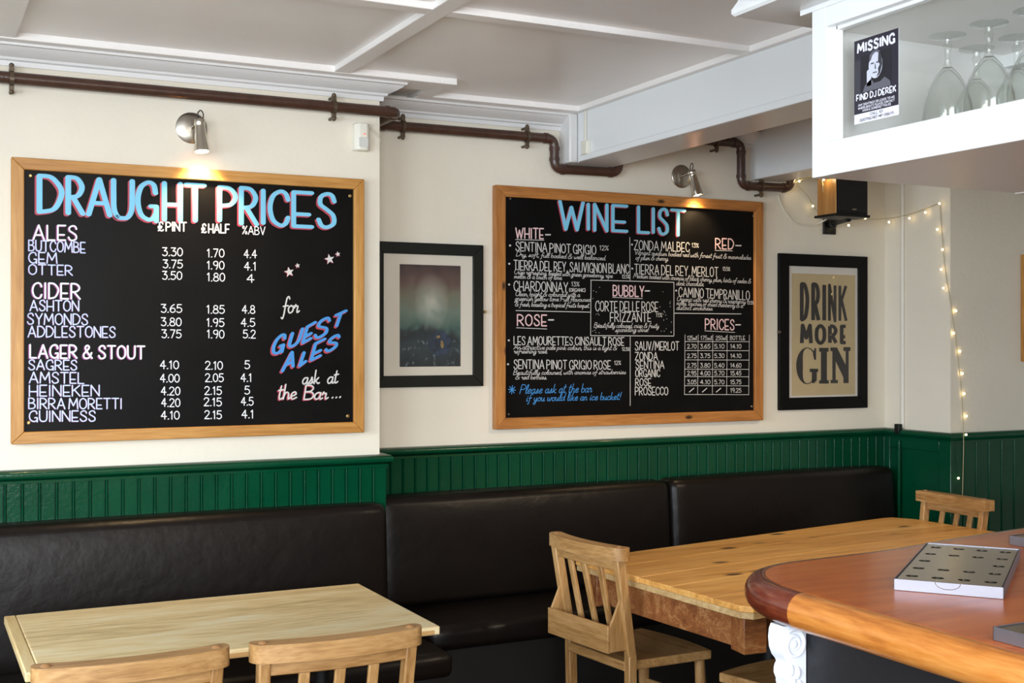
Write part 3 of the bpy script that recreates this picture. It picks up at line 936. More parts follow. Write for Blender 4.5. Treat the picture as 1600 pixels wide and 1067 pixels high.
for t, x0, y0, x1, y1 in (('Dry, soft, full bodied & well balanced.', 806.5, 400.3, 946, 406.5), ('Crisp refreshing, loaded with green gooseberry, ripe', 803, 428, 956.5, 434), ('melon & a touch of lime.', 803, 434.8, 878, 437), ('Clean, bright & colourful with a', 805, 462.3, 905.5, 463.7),
                          ('greenish yellow tone. Full flavoured', 804.5, 469.5, 922, 471.2), ('& fresh, boasting a tropical fruits boquet.', 804.5, 478.3, 920.5, 480.7), ('An attractive pale pink colour, this is a light &', 802.5, 545.8, 963.5, 547), ('refreshing rose.', 802.5, 552, 855, 552),
                          ('Beautifully coloured, with aromas of strawberries', 802, 585.4, 977.5, 584.3), ('& red berries.', 805, 592.5, 854, 592.5), ('Vibrant medium bodied red with forest fruit & marmalades', 991, 397.5, 1173, 405.7), ('of plum & cherry.', 993, 405.7, 1044, 407.3),
                          ('Medium bodied with aromas of black cherry, plum, hints of cedar &', 989.5, 434.2, 1173, 442.8), ('dark chocolate.', 1056.5, 445.6, 1099.5, 447), ('Organic with red cherry & raspberry', 1057.5, 470.2, 1164.5, 474.5), ('notes, touches of dried cranberry & a', 1057, 476.3, 1160, 480.8),
                          ('distinct smokiness.', 1057, 483.8, 1113.5, 484.9), ('Beautifully coloured, crisp & fruity', 928, 511.6, 1029, 512.3), ('sparkling wine!', 961, 518.4, 1012.5, 518.4)):
    ds = MB()
    write(ds, t, x0, y0, x1, y1, 7.6, T1, .0011, slant=.3, gap=.07, space=.26)
    flat(ds, 'description_line', M['paint_grey'], wine)
ds = MB()
for t, x0, y0, x1, y1, c in (('12%', 937, 390.7, 950.5, 391, 7), ('13.5%', 972, 434.8, 983.5, 435, 5.6), ('13%', 893, 447, 905, 447.2, 6.6), ('(ORGANIC)', 889.5, 455.5, 914.5, 455.8, 5), ('12.5%', 972, 547.7, 983.5, 548, 5), ('12%', 960, 569.7, 970, 569.8, 6), ('13%', 1081, 386.3, 1091.5, 386.8, 6.5),
                             ('13.5%', 1129.5, 422.7, 1140.5, 423.2, 5.7), ('13.5%', 1167.5, 475.2, 1178, 475.8, 5), ('11%', 1025, 495, 1034.5, 495.2, 6), ('125ml', 1074, 531, 1088.5, 531, 6.2), ('175ml', 1095, 531, 1112, 531, 6.2), ('250ml', 1118.5, 531, 1135, 531, 6.2), ('BOTTLE', 1141, 530.7, 1164, 531, 6)):
    write(ds, t, x0, y0, x1, y1, c, T1, .0012, gap=.16)
rows = (('2.70', '3.65', '5.10', '14.10', 544.3), ('2.75', '3.75', '5.30', '14.10', 559), ('2.75', '3.80', '5.40', '14.60', 574), ('2.95', '4.00', '5.70', '15.45', 586.2), ('3.05', '4.10', '5.70', '15.75', 600), (None, None, None, '19.25', 613))
for r in rows:
    for t, (x0, x1) in zip(r[:4], ((1074, 1088), (1094.3, 1109.5), (1116.2, 1131.5), (1141.5, 1158))):
        if t:
            write(ds, t, x0, r[4], x1, r[4], 6.4, T1, .0014, gap=.16)
        else:
            seg(ds, (x0 + 3, 612.5), (x0 + 10, 606.5), T1, .0022)
flat(ds, 'small_figures', M['paint_grey'], wine)
for p, q, hw in (((852.5, 366.7), (860, 366.7), .003), ((857, 499.8), (865, 499.8), .003), ((1149.5, 383.6), (1158, 383.8), .003), ((1008, 454.5), (1015, 454.5), .003), ((1149.5, 507.4), (1157, 507.4), .003),
                 ((805.5, 374.2), (850, 375.4), .0013), ((807, 512), (854.5, 514), .0013), ((1117, 391.2), (1144.5, 392), .0013), ((957, 464.5), (1003.8, 466.5), .0013), ((1101, 516.8), (1148, 519.3), .0013),
                 ((806, 485.2), (923, 487.7), .0016), ((1053.8, 489.3), (1158, 490.5), .0016), ((923, 437.5), (1053, 441), .0016), ((923, 524.3), (1053, 525), .0016), ((923.5, 437.5), (922.8, 524.3), .0016), ((1053, 441), (1053, 525), .0016),
                 ((984, 371), (984.5, 438), .0015), ((984.7, 526), (984.7, 633.7), .0015)):
    ln = MB()
    seg(ln, p, q, T1, hw)
    flat(ln, 'ruled_line', M['paint_grey'], wine)
ln = MB()
for x, x2 in ((1070.3, 1069.5), (1091, 1090), (1113.8, 1113), (1136.3, 1135.3), (1170.8, 1169.8)):
    seg(ln, (x, 523), (x2, 616.5), T1, .0012)
for y in (533.5, 547.6, 562.2, 576.7, 588.3, 602.5, 616.3):
    seg(ln, (1070, y), (1170.3, y + .3), T1, .0012)
flat(ln, 'price_grid', M['paint_grey'], wine)
for px, py in ((797, 383.5), (795.7, 412), (795.5, 444.5), (795, 531.7), (793.8, 569), (987.5, 382), (988, 419.5), (1056.5, 454)):
    c = at(px, py, T1)
    ln = MB()
    ribbon(ln, [(c.x - .0012, c.z), (c.x + .0012, c.z)], .0042, .0042, T1)
    flat(ln, 'bullet_dot', M['paint_grey'], wine)
ln = MB()
random.seed(3)
for k in range(34):
    px = random.choice((random.uniform(926, 937), random.uniform(1030, 1050)))
    py = random.uniform(444, 520)
    c = at(px, py, T1)
    ln = MB()
    ribbon(ln, [(c.x - .0006, c.z), (c.x + .0006, c.z)], .0016, .0016, T1)
    flat(ln, 'bubble_dot', M['paint_grey'], wine)
ib = MB()
write(ib, 'Please ask at the bar', 812, 615, 924, 612.6, 14, T1, .0016, slant=.3, gap=.09, space=.3)
write(ib, 'if you would like an ice bucket!', 822, 627, 968.5, 624.3, 12, T1, .0016, slant=.3, gap=.09, space=.3)
for k in range(4):
    a_ = PI * k / 4 + .1
    seg(ib, (800 - 5.6 * math.cos(a_), 609 - 6.5 * math.sin(a_)), (800 + 5.6 * math.cos(a_), 609 + 6.5 * math.sin(a_)), T1, .0018)
flat(ib, 'ice_bucket_note', M['paint_blue'], wine)
for px, py in ((797, 310.3), (1177.5, 337.5), (794.5, 647), (1174.5, 635)):
    c = at(px, py, P2)
    MB().lathe([(0.0002, -0.003), (0.004, -0.003), (0.0055, -0.001), (0.006, 0.0015)], 14, origin=c, axis=(0, 1, 0)).build('screw', M['steel'], wine, world=True)

# ------------------------------------------------------------------ framed pictures
def picture(name, label, x0, x1, z0, z1, fw, ywall, fm, fmv, matm, mx, mz0, mz1, depth=0.022):
    t = thing(name, label, 'picture', ((x0 + x1) / 2, ywall, z0))
    yf = ywall - depth
    frame_rails(t, x0, x1, z0, z1, fw, yf, ywall - 0.002, fm, fmv, bevel=0.0025)
    k = fw - 0.006
    MB().box(x0 + k, x1 - k, ywall - 0.012, ywall - 0.003, z0 + k, z1 - k).build('mount_card', matm, t, world=True, smooth=False)
    MB().box(x0 + k, x1 - k, ywall - 0.0165, ywall - 0.015, z0 + k, z1 - k).build('glass_pane', M['pane'], t, world=True, smooth=False)
    return t


# the stormy sea print in the dark green frame
def sea_material():
    m, nt, b = newmat('stormy sea print')
    N, L = nt.nodes.new, nt.links.new
    tc = N('ShaderNodeTexCoord')
    sp = N('ShaderNodeSeparateXYZ')
    L(tc.outputs['Generated'], sp.inputs[0])
    no = N('ShaderNodeTexNoise')
    no.inputs['Scale'].default_value = 4.5
    no.inputs['Detail'].default_value = 7
    no.inputs['Distortion'].default_value = 0.6
    L(tc.outputs['Generated'], no.inputs['Vector'])
    ad = N('ShaderNodeMath')
    ad.operation = 'MULTIPLY_ADD'
    ad.inputs[1].default_value = 0.34
    sb = N('ShaderNodeMath')
    sb.operation = 'SUBTRACT'
    sb.inputs[1].default_value = 0.17
    L(sp.outputs['Z'], sb.inputs[0])
    L(no.outputs['Fac'], ad.inputs[0])
    L(sb.outputs[0], ad.inputs[2])
    cr = N('ShaderNodeValToRGB')
    e = cr.color_ramp.elements
    e[0].position, e[0].color = 0.0, lin((24, 30, 36))
    e[1].position, e[1].color = 1.0, lin((52, 38, 40))
    for p, c in ((0.2, (40, 54, 58)), (0.32, (30, 38, 42)), (0.39, (66, 92, 84)), (0.55, (104, 118, 104)), (0.70, (110, 108, 88)), (0.84, (96, 74, 66))):
        k = e.new(p)
        k.color = lin(c)
    L(ad.outputs[0], cr.inputs['Fac'])
    # the pale break in the clouds
    vd = N('ShaderNodeVectorMath')
    vd.operation = 'DISTANCE'
    vd.inputs[1].default_value = (0.52, 0.0, 0.63)
    L(tc.outputs['Generated'], vd.inputs[0])
    mr = N('ShaderNodeMapRange')
    mr.inputs['From Min'].default_value = 0.02
    mr.inputs['From Max'].default_value = 0.30
    mr.inputs['To Min'].default_value = 0.75
    mr.inputs['To Max'].default_value = 0
    L(vd.outputs['Value'], mr.inputs['Value'])
    mu = N('ShaderNodeMath')
    mu.operation = 'MULTIPLY'
    L(mr.outputs[0], mu.inputs[0])
    L(no.outputs['Fac'], mu.inputs[1])
    mx = N('ShaderNodeMix')
    mx.data_type = 'RGBA'
    L(mu.outputs[0], mx.inputs[0])
    L(cr.outputs['Color'], mx.inputs[6])
    mx.inputs[7].default_value = lin((214, 214, 200))
    # foam on the dark water
    fo = N('ShaderNodeTexNoise')
    fo.inputs['Scale'].default_value = 15
    fo.inputs['Detail'].default_value = 6
    L(tc.outputs['Generated'], fo.inputs['Vector'])
    f1 = N('ShaderNodeMapRange')
    f1.inputs['From Min'].default_value = 0.58
    f1.inputs['From Max'].default_value = 0.74
    L(fo.outputs['Fac'], f1.inputs['Value'])
    f2 = N('ShaderNodeMapRange')
    f2.inputs['From Min'].default_value = 0.34
    f2.inputs['From Max'].default_value = 0.24
    L(sp.outputs['Z'], f2.inputs['Value'])
    f3 = N('ShaderNodeMath')
    f3.operation = 'MULTIPLY'
    L(f1.outputs[0], f3.inputs[0])
    L(f2.outputs[0], f3.inputs[1])
    f4 = N('ShaderNodeMath')
    f4.operation = 'MULTIPLY'
    f4.inputs[1].default_value = 0.6
    L(f3.outputs[0], f4.inputs[0])
    m2 = N('ShaderNodeMix')
    m2.data_type = 'RGBA'
    L(f4.outputs[0], m2.inputs[0])
    L(mx.outputs[2], m2.inputs[6])
    m2.inputs[7].default_value = lin((140, 156, 160))
    L(m2.outputs[2], b.inputs['Base Color'])
    b.inputs['Roughness'].default_value = 0.6
    return m


ax0, ax1, az0, az1 = 1.775, 2.293, 1.414, 2.036
art = picture('framed_print', 'stormy sea print with pale mount in a wide dark frame, between the two chalkboards', ax0, ax1, az0, az1, 0.05, YR, M['darkframe'], M['darkframe'], M['mount'], 0, 0, 0)
MB().box(1.900, 2.185, YR - 0.0135, YR - 0.0121, 1.502, 1.942).build('sea_image', sea_material(), art, world=True, smooth=False)
gm = mat('blue globe print', (40, 54, 72), 0.6, var=0.7, vscale=45)
c = at(687, 537, YR - 0.0138)
MB().add([(c.x, c.y, c.z)] + [(c.x + .055 * math.cos(2 * PI * k / 28), c.y, c.z + .055 * math.sin(2 * PI * k / 28)) for k in range(28)], [(0, 1 + k, 1 + (k + 1) % 28) for k in range(28)]).build('globe_print', gm, art, world=True, smooth=False)
lm = MB()
for p in ([(689, 532), (692, 533), (694, 540), (691, 545), (688, 539)], [(682, 525), (687, 524), (688, 527), (683, 529)]):
    lm.add([at(x, y, YR - 0.0141) for x, y in p], [tuple(range(len(p)))])
lm.build('land_print', mat('ochre print', (132, 108, 66), 0.6, var=0.4, vscale=60), art, world=True, smooth=False)
MB().lathe([(0.0002, -0.02), (0.006, -0.02), (0.007, -0.012), (0.003, 0)], 10, origin=(2.297, YR - 0.012, 1.742), axis=(0, 1, 0)).build('mirror_plate', M['brass'], art, world=True)

# the letterpress poster
gx0, gx1, gz0, gz1 = 3.938, 4.518, 1.266, 2.057
gin = picture('framed_poster', 'buff letterpress poster DRINK MORE GIN in a black frame', gx0, gx1, gz0, gz1, 0.062, YR, M['blackframe'], M['blackframe'], M['mountw'], 0, 0, 0)
YG = YR - 0.0128
ka, kb = at(1237, 423, YG), at(1339, 616, YG)
MB().box(ka.x, kb.x - 0.012, YG, YR - 0.0121, kb.z, ka.z - 0.012).build('poster_sheet', M['kraft'], gin, world=True, smooth=False)
pk = MB()
YI = YG - 0.0005


def G(x, y):
    return (1230 + x / 5.333, 420 + y / 5.333)


for ch, x0, x1, yt, yb in (('D', 105, 183, 112, 440), ('R', 200, 277, 114, 442), ('I', 292, 325, 120, 444), ('N', 340, 410, 124, 446), ('K', 427, 503, 128, 447)):
    p, q = G(x0, yt), G(x1, yb)
    boxed(pk, ch, p[0], q[0], p[1], q[1], YI, 0.0095 if ch in 'NK' else 0.0125, 0.009, rnd=False)
for ch, x0, x1, yt, yb in (('M', 105, 213, 457, 634), ('O', 228, 326, 460, 634), ('R', 340, 423, 463, 631), ('E', 438, 503, 465, 629)):
    p, q = G(x0, yt), G(x1, yb)
    boxed(pk, ch, p[0], q[0], p[1], q[1], YI, 0.0125, 0.009, rnd=False)


def ppoly(pts):
    p = [at(*G(x, y), YI) for x, y in pts]
    tri = tessellate_polygon([[Vector((v.x, v.z, 0)) for v in p]])
    pk.add(p, [tuple(t) for t in tri])


for pts in ([(266, 658), (345, 658), (345, 690), (331, 690), (331, 928), (346, 928), (346, 956), (266, 956), (266, 928), (281, 928), (281, 690), (266, 690)],
            [(360, 655), (415, 655), (487, 800), (487, 684), (468, 684), (468, 652), (527, 652), (527, 684), (512, 684), (512, 952), (468, 952), (468, 905), (404, 770), (404, 925), (422, 925), (422, 953), (362, 953), (362, 925), (376, 925), (376, 686), (360, 686)],
            [(188, 832), (258, 832), (258, 860), (247, 860), (247, 930), (222, 955), (205, 950), (205, 860), (188, 860)],
            [(228, 660), (241, 660), (241, 758), (226, 758), (214, 710)]):
    ppoly(pts)
for k in range(30):     # the bowl of the G, thick at the left
    def g_(t):
        a_ = math.radians(48 + t * 262)
        o_ = (166 + 91 * math.cos(a_), 808 - 153 * math.sin(a_))
        th = 16 + 40 * max(0, -math.cos(a_)) ** 1.2
        i_ = (166 + (91 - th) * math.cos(a_), 808 - (153 - th * .45) * math.sin(a_))
        return o_, i_
    (o1, i1), (o2, i2) = g_(k / 30), g_((k + 1) / 30)
    pk.add([at(*G(*q), YI) for q in (o1, o2, i2, i1)], [(0, 1, 2, 3)])
flat(pk, 'poster_lettering', M['ink'], gin)
MB().lathe([(0.0002, -0.02), (0.007, -0.02), (0.008, -0.012), (0.003, 0)], 10, origin=(3.932, YR - 0.012, 1.66), axis=(0, 1, 0)).build('mirror_plate', M['clip'], gin, world=True)

edge = picture('framed_picture', 'wood framed picture at the far right edge, on the right-hand chimney breast', 5.150, 5.62, 1.509, 2.06, 0.035, YF, M['pine'], M['pine_v'], M['kraft'], 0, 0, 0, depth=0.03)

# ------------------------------------------------------------------ spot lamps over the boards
def spot_lamp(label, x, z, ywall, plate, tilt_x, power):
    t = thing('wall_spot_lamp', label, 'wall lamp', (x, ywall, z))
    MB().lathe([(0.0002, -0.014), (plate * .35, -0.013), (plate * .9, -0.010), (plate, -0.006), (plate, 0.001)], 36, axis=(0, 1, 0)).build('wall_plate', M['steel'], t)
    j = Vector((0.018, -0.060, 0.012))
    MB().tube([(0.0, -0.008, 0.0), (0.006, -0.03, 0.006), j], [0.007, 0.006, 0.006], 12).build('arm', M['chrome'], t)
    tip = Vector((0.018 + tilt_x, -0.083, -0.098))
    top = Vector((0.016, -0.065, 0.022))
    d = (tip - top).normalized()
    L_ = (tip - top).length
    prof = [(0.0002, 0), (0.019, 0), (0.020, 0.002), (0.020, 0.018), (0.0185, 0.020), (0.0185, 0.026), (0.020, L_ * .45), (0.0235, L_ * .7), (0.027, L_ * .9), (0.0275, L_), (0.0255, L_), (0.024, L_ * .9), (0.018, L_ * .6), (0.0002, L_ * .6)]
    MB().lathe(prof, 28, origin=top, axis=d).build('lamp_head', M['chrome'], t, angle=40)
    MB().lathe([(0.0002, -0.004), (0.016, -0.003), (0.0235, 0.0), (0.0235, 0.002)], 24, origin=tip - d * 0.006, axis=d).build('lit_bulb', M['glow'], t)
    cab = catmull([tuple(top + Vector((-0.004, 0.002, -0.006))), tuple(top + Vector((-0.006, 0, 0.022))), tuple(top + Vector((0.006, 0.004, 0.036))), tuple(top + Vector((0.017, 0.010, 0.022))), tuple(top + Vector((0.014, 0.022, -0.006)))], 6)
    MB().tube(cab, 0.0022, 8).build('flex', M['cable'], t)
    l = bpy.data.lights.new('lamp_beam', 'SPOT')
    l.energy = power
    l.color = (1, 0.70, 0.36)
    l.spot_size = math.radians(98)
    l.spot_blend = 0.75
    l.shadow_soft_size = 0.018
    o = bpy.data.objects.new('lamp_beam', l)
    COL.objects.link(o)
    o.parent = t
    o.location = tip + d * 0.012
    o.rotation_euler = (d + Vector((-tilt_x * 2, 0.42, 0.0))).to_track_quat('-Z', 'Y').to_euler()
    return t


spot_lamp('brushed steel spot lamp shining on the draught prices chalkboard', 0.962, 2.407, YB, 0.058, 0.004, 20)
spot_lamp('brushed steel spot lamp shining on the wine list chalkboard', 3.356, 2.408, YR, 0.056, 0.022, 13)

# ------------------------------------------------------------------ motion sensor
sn = thing('motion_sensor', 'small white motion sensor near the outer corner of the chimney breast', 'sensor', (1.625, YB, 2.366))
sp_ = [(-0.034, 0), (0.034, 0), (0.032, -0.03), (0.018, -0.046), (-0.018, -0.046), (-0.032, -0.03)]
MB().prism(sp_, (0, 0, 0.108), u=(1, 0, 0), v=(0, 1, 0)).build('sensor_body', M['plastic'], sn, bevel=0.006)
MB().box(-0.02, 0.02, -0.0485, -0.045, 0.012, 0.05).build('lens', mat('frosted lens', (206, 206, 200), 0.3), sn, bevel=0.004)
MB().sphere((0.004, -0.0465, 0.064), 0.003).build('indicator', mat('red indicator', (200, 90, 70), 0.4, emit=(255, 70, 40), estr=1.2), sn)
MB().tube(catmull([(0.028, -0.012, 0.104), (0.05, -0.014, 0.088), (0.076, -0.01, 0.062), (0.088, 0.004, 0.046), (0.086, 0.05, 0.05)], 6), 0.0026, 8).build('cable', M['whitecable'], sn)

# ------------------------------------------------------------------ upholstered wall benches
def cushion(m, x0, x1, y0, y1, z0, z1, puff_y=0.0, puff_z=0.0, nx=20, nz=8, lean=0.0):
    """soft block: rounded front (towards -y) and rounded top"""
    r = 0.035
    prof = []
    # section from back-top over the front to the bottom
    for k in range(7):
        a_ = PI / 2 * k / 6
        prof.append((y0 + r - r * math.sin(a_) , z1 - r + r * math.cos(a_)))
    for k in range(1, nz):
        prof.append((y0, z1 - r + (z0 + r - (z1 - r)) * k / nz))
    for k in range(7):
        a_ = PI / 2 * k / 6
        prof.append((y0 + r - r * math.cos(a_), z0 + r - r * math.sin(a_)))
    prof = [(y1, z1)] + [((y0 + y1) / 2 + .01, z1)] + prof + [(y1, z0)]
    xs = [x0] + [x0 + 0.012 * (1 - math.cos(PI / 2 * k / 4)) + 0.0 for k in range(1, 5)] + [x0 + 0.03 + (x1 - x0 - 0.06) * k / nx for k in range(nx + 1)] + [x1 - 0.012 * (1 - math.cos(PI / 2 * k / 4)) for k in range(4, 0, -1)] + [x1]
    vs, fs = [], []
    n = len(prof)
    for x in xs:
        u = (x - x0) / (x1 - x0)
        e = min(x - x0, x1 - x)
        pull = max(0.0, 1 - e / 0.03) ** 2 * 0.026
        for y, z in prof:
            w = (z - z0) / (z1 - z0)
            pf_ = (1 - (2 * u - 1) ** 6) * (1 - (2 * w - 1) ** 4)
            front = (y1 - y) / (y1 - y0)
            topn = max(0.0, (w - .8) / .2)
            yy = y - puff_y * pf_ * front + pull * front - lean * (1 - w) * front
            zz = z + puff_z * (1 - (2 * u - 1) ** 4) * topn * min(1, (1.0 - front * .5)) - pull * topn * .8
            vs.append((x, yy, zz))
    for i in range(len(xs) - 1):
        for j in range(n):
            fs.append((i * n + j, i * n + (j + 1) % n, (i + 1) * n + (j + 1) % n, (i + 1) * n + j))
    fs.append(tuple(range(n - 1, -1, -1)))
    fs.append(tuple((len(xs) - 1) * n + k for k in range(n)))
    return m.add(vs, fs)


be1 = thing('wall_bench', 'dark brown leather wall bench against the chimney breast, behind the pale table', 'bench', (0.0, YB, 0))
cushion(MB(), -2.0, 1.703, YB - 0.115, YB - 0.021, 0.455, 0.972, 0.018, 0.006, lean=0.03, nx=40).build('backrest', M['leather'], be1, world=True, angle=60)
cushion(MB(), -2.0, 1.80, 4.06, YB - 0.10, 0.38, 0.475, 0.01, 0.006, nx=40, nz=4).build('seat_cushion', M['leather'], be1, world=True, angle=60)
MB().box(-2.0, 1.76, 4.14, YB - 0.021, 0, 0.385).build('plinth', M['plinth'], be1, world=True, smooth=False)
be2 = thing('wall_bench', 'dark brown leather wall bench in the recess, running behind the long plank table', 'bench', (3.2, YR, 0))
cushion(MB(), 1.735, 3.206, YR - 0.135, YR - 0.021, 0.50, 0.958, 0.02, 0.006, lean=0.03, nx=24).build('backrest', M['leather'], be2, world=True, angle=60)
cushion(MB(), 3.212, 4.60, YR - 0.135, YR - 0.021, 0.50, 0.962, 0.02, 0.006, lean=0.03, nx=24).build('backrest', M['leather'], be2, world=True, angle=60)
cushion(MB(), 1.815, 4.60, 4.34, YR - 0.12, 0.40, 0.50, 0.01, 0.004, nx=30, nz=4).build('seat_cushion', M['leather'], be2, world=True, angle=60)
MB().box(1.815, 4.60, 4.42, YR - 0.021, 0, 0.405).build('plinth', M['plinth'], be2, world=True, smooth=False)

# ------------------------------------------------------------------ tables
t1 = thing('pub_table', 'pale worn rectangular table in front of the chimney breast bench', 'table', (0.865, 3.74, 0))
MB().box(-0.5487, 0.582, -0.367, 0.367, 0.724, 0.75).build('tabletop', M['oak'], t1, bevel=0.004, seg=3)
MB().box(-0.583, -0.5492, -0.367, 0.367, 0.724, 0.7499).build('breadboard_end', M['oakend'], t1, bevel=0.004, seg=3)
for s in (-1, 1):
    MB().box(-0.56, 0.565, s * 0.3675 - (0.006 if s > 0 else 0.0), s * 0.3675 + (0.0 if s > 0 else 0.006), 0.7255, 0.7405).build('edge_strip', M['oakedge'], t1, bevel=0.002)
MB().box(-0.4, 0.4, -0.04, 0.04, 0.685, 0.7235).build('bearer', M['castiron'], t1, bevel=0.003)
for s in (-1, 1):
    MB().lathe([(0.04, 0.69), (0.026, 0.66), (0.022, 0.5), (0.03, 0.4), (0.024, 0.3), (0.03, 0.12), (0.05, 0.07), (0.06, 0.05), (0.06, 0.03)], 20, origin=(s * 0.33, 0, 0)).build('pedestal', M['castiron'], t1)
    MB().box(s * 0.33 - 0.04, s * 0.33 + 0.04, -0.27, 0.27, 0.0, 0.045).build('foot', M['castiron'], t1, bevel=0.012, seg=3)

t2 = thing('plank_table', 'long pine plank table with a worn reddish apron, beside the bar', 'table', (3.34, 3.74, 0))
cs = [(2.372, 3.130), (2.400, 3.090), (4.352, 3.372), (4.290, 4.30), (4.235, 4.388), (4.17, 4.394), (2.316, 4.079)]
O2 = Vector((3.34, 3.74))
FLc, NLc, NRc, FRc = Vector((2.316, 4.079)), Vector((2.383, 3.086)), Vector((4.352, 3.372)), Vector((4.24, 4.398))


def clip_poly(poly, f):
    out = []
    for i in range(len(poly)):
        p, q = poly[i], poly[(i + 1) % len(poly)]
        fp, fq = f(p), f(q)
        if fp >= 0:
            out.append(p)
        if (fp >= 0) != (fq >= 0):
            t = fp / (fp - fq)
            out.append(tuple(p[j] + (q[j] - p[j]) * t for j in range(2)))
    return out


random.seed(5)
cuts = [0, 0.19, 0.40, 0.585, 0.80, 1.0]
for k in range(5):                     # five planks running the length of the table
    lo, hi = cuts[k], cuts[k + 1]

    def side(t):
        return NLc.lerp(FLc, t), NRc.lerp(FRc, t)
    a1, a2 = side(lo)
    b1, b2 = side(hi)
    g = 0.0012

    def above(p, q, sgn):
        n = Vector((-(q - p).y, (q - p).x)).normalized() * sgn
        return lambda v: (Vector(v) - p).dot(n) - g
    poly = list(cs)
    if k > 0:
        poly = clip_poly(poly, above(a1, a2, 1))
    if k < 4:
        poly = clip_poly(poly, above(b1, b2, -1))
    poly = [(p[0] - O2.x, p[1] - O2.y) for p in poly]
    MB().prism(poly, (0, 0, 0.020), o=(0, 0, 0.75)).build('plank', M['plank'], t2, bevel=0.002)
und = [(p[0] - O2.x, p[1] - O2.y) for p in cs]
und = [(x * 0.998 + (0.002 if x < 0 else -.002), y * 0.994) for x, y in und]
MB().prism(und, (0, 0, 0.0215), o=(0, 0, 0.7275)).build('under_frame', M['plankedge'], t2, bevel=0.002)


def lerp2(u, v):
    p = NLc.lerp(FLc, v).lerp(NRc.lerp(FRc, v), u)
    return Vector((p.x - O2.x, p.y - O2.y, 0))


cor = [lerp2(0.028, 0.075), lerp2(0.965, 0.075), lerp2(0.965, 0.925), lerp2(0.028, 0.925)]
for i in range(4):
    p, q = cor[i], cor[(i + 1) % 4]
    MB().beam(p + Vector((0, 0, 0.672)), q + Vector((0, 0, 0.672)), 0.028, 0.11).build('apron', M['apron'], t2, bevel=0.003)
for p in cor:
    cx = p + (Vector((0, 0, 0)) - p).normalized() * 0.02
    MB().beam(cx + Vector((0, 0, 0.605)), cx + Vector((0, 0, 0.7275)), 0.085, 0.085, up=(0.12, 1, 0)).build('corner_block', M['apron'], t2, bevel=0.004)
for u in (0.3, 0.72):
    c_ = lerp2(u, 0.5)
    MB().lathe([(0.09, 0.7265), (0.09, 0.712), (0.03, 0.70), (0.026, 0.5), (0.034, 0.4), (0.026, 0.3), (0.034, 0.1), (0.07, 0.06), (0.2, 0.03), (0.22, 0.0)], 28, origin=c_).build('pedestal', M['castiron'], t2)

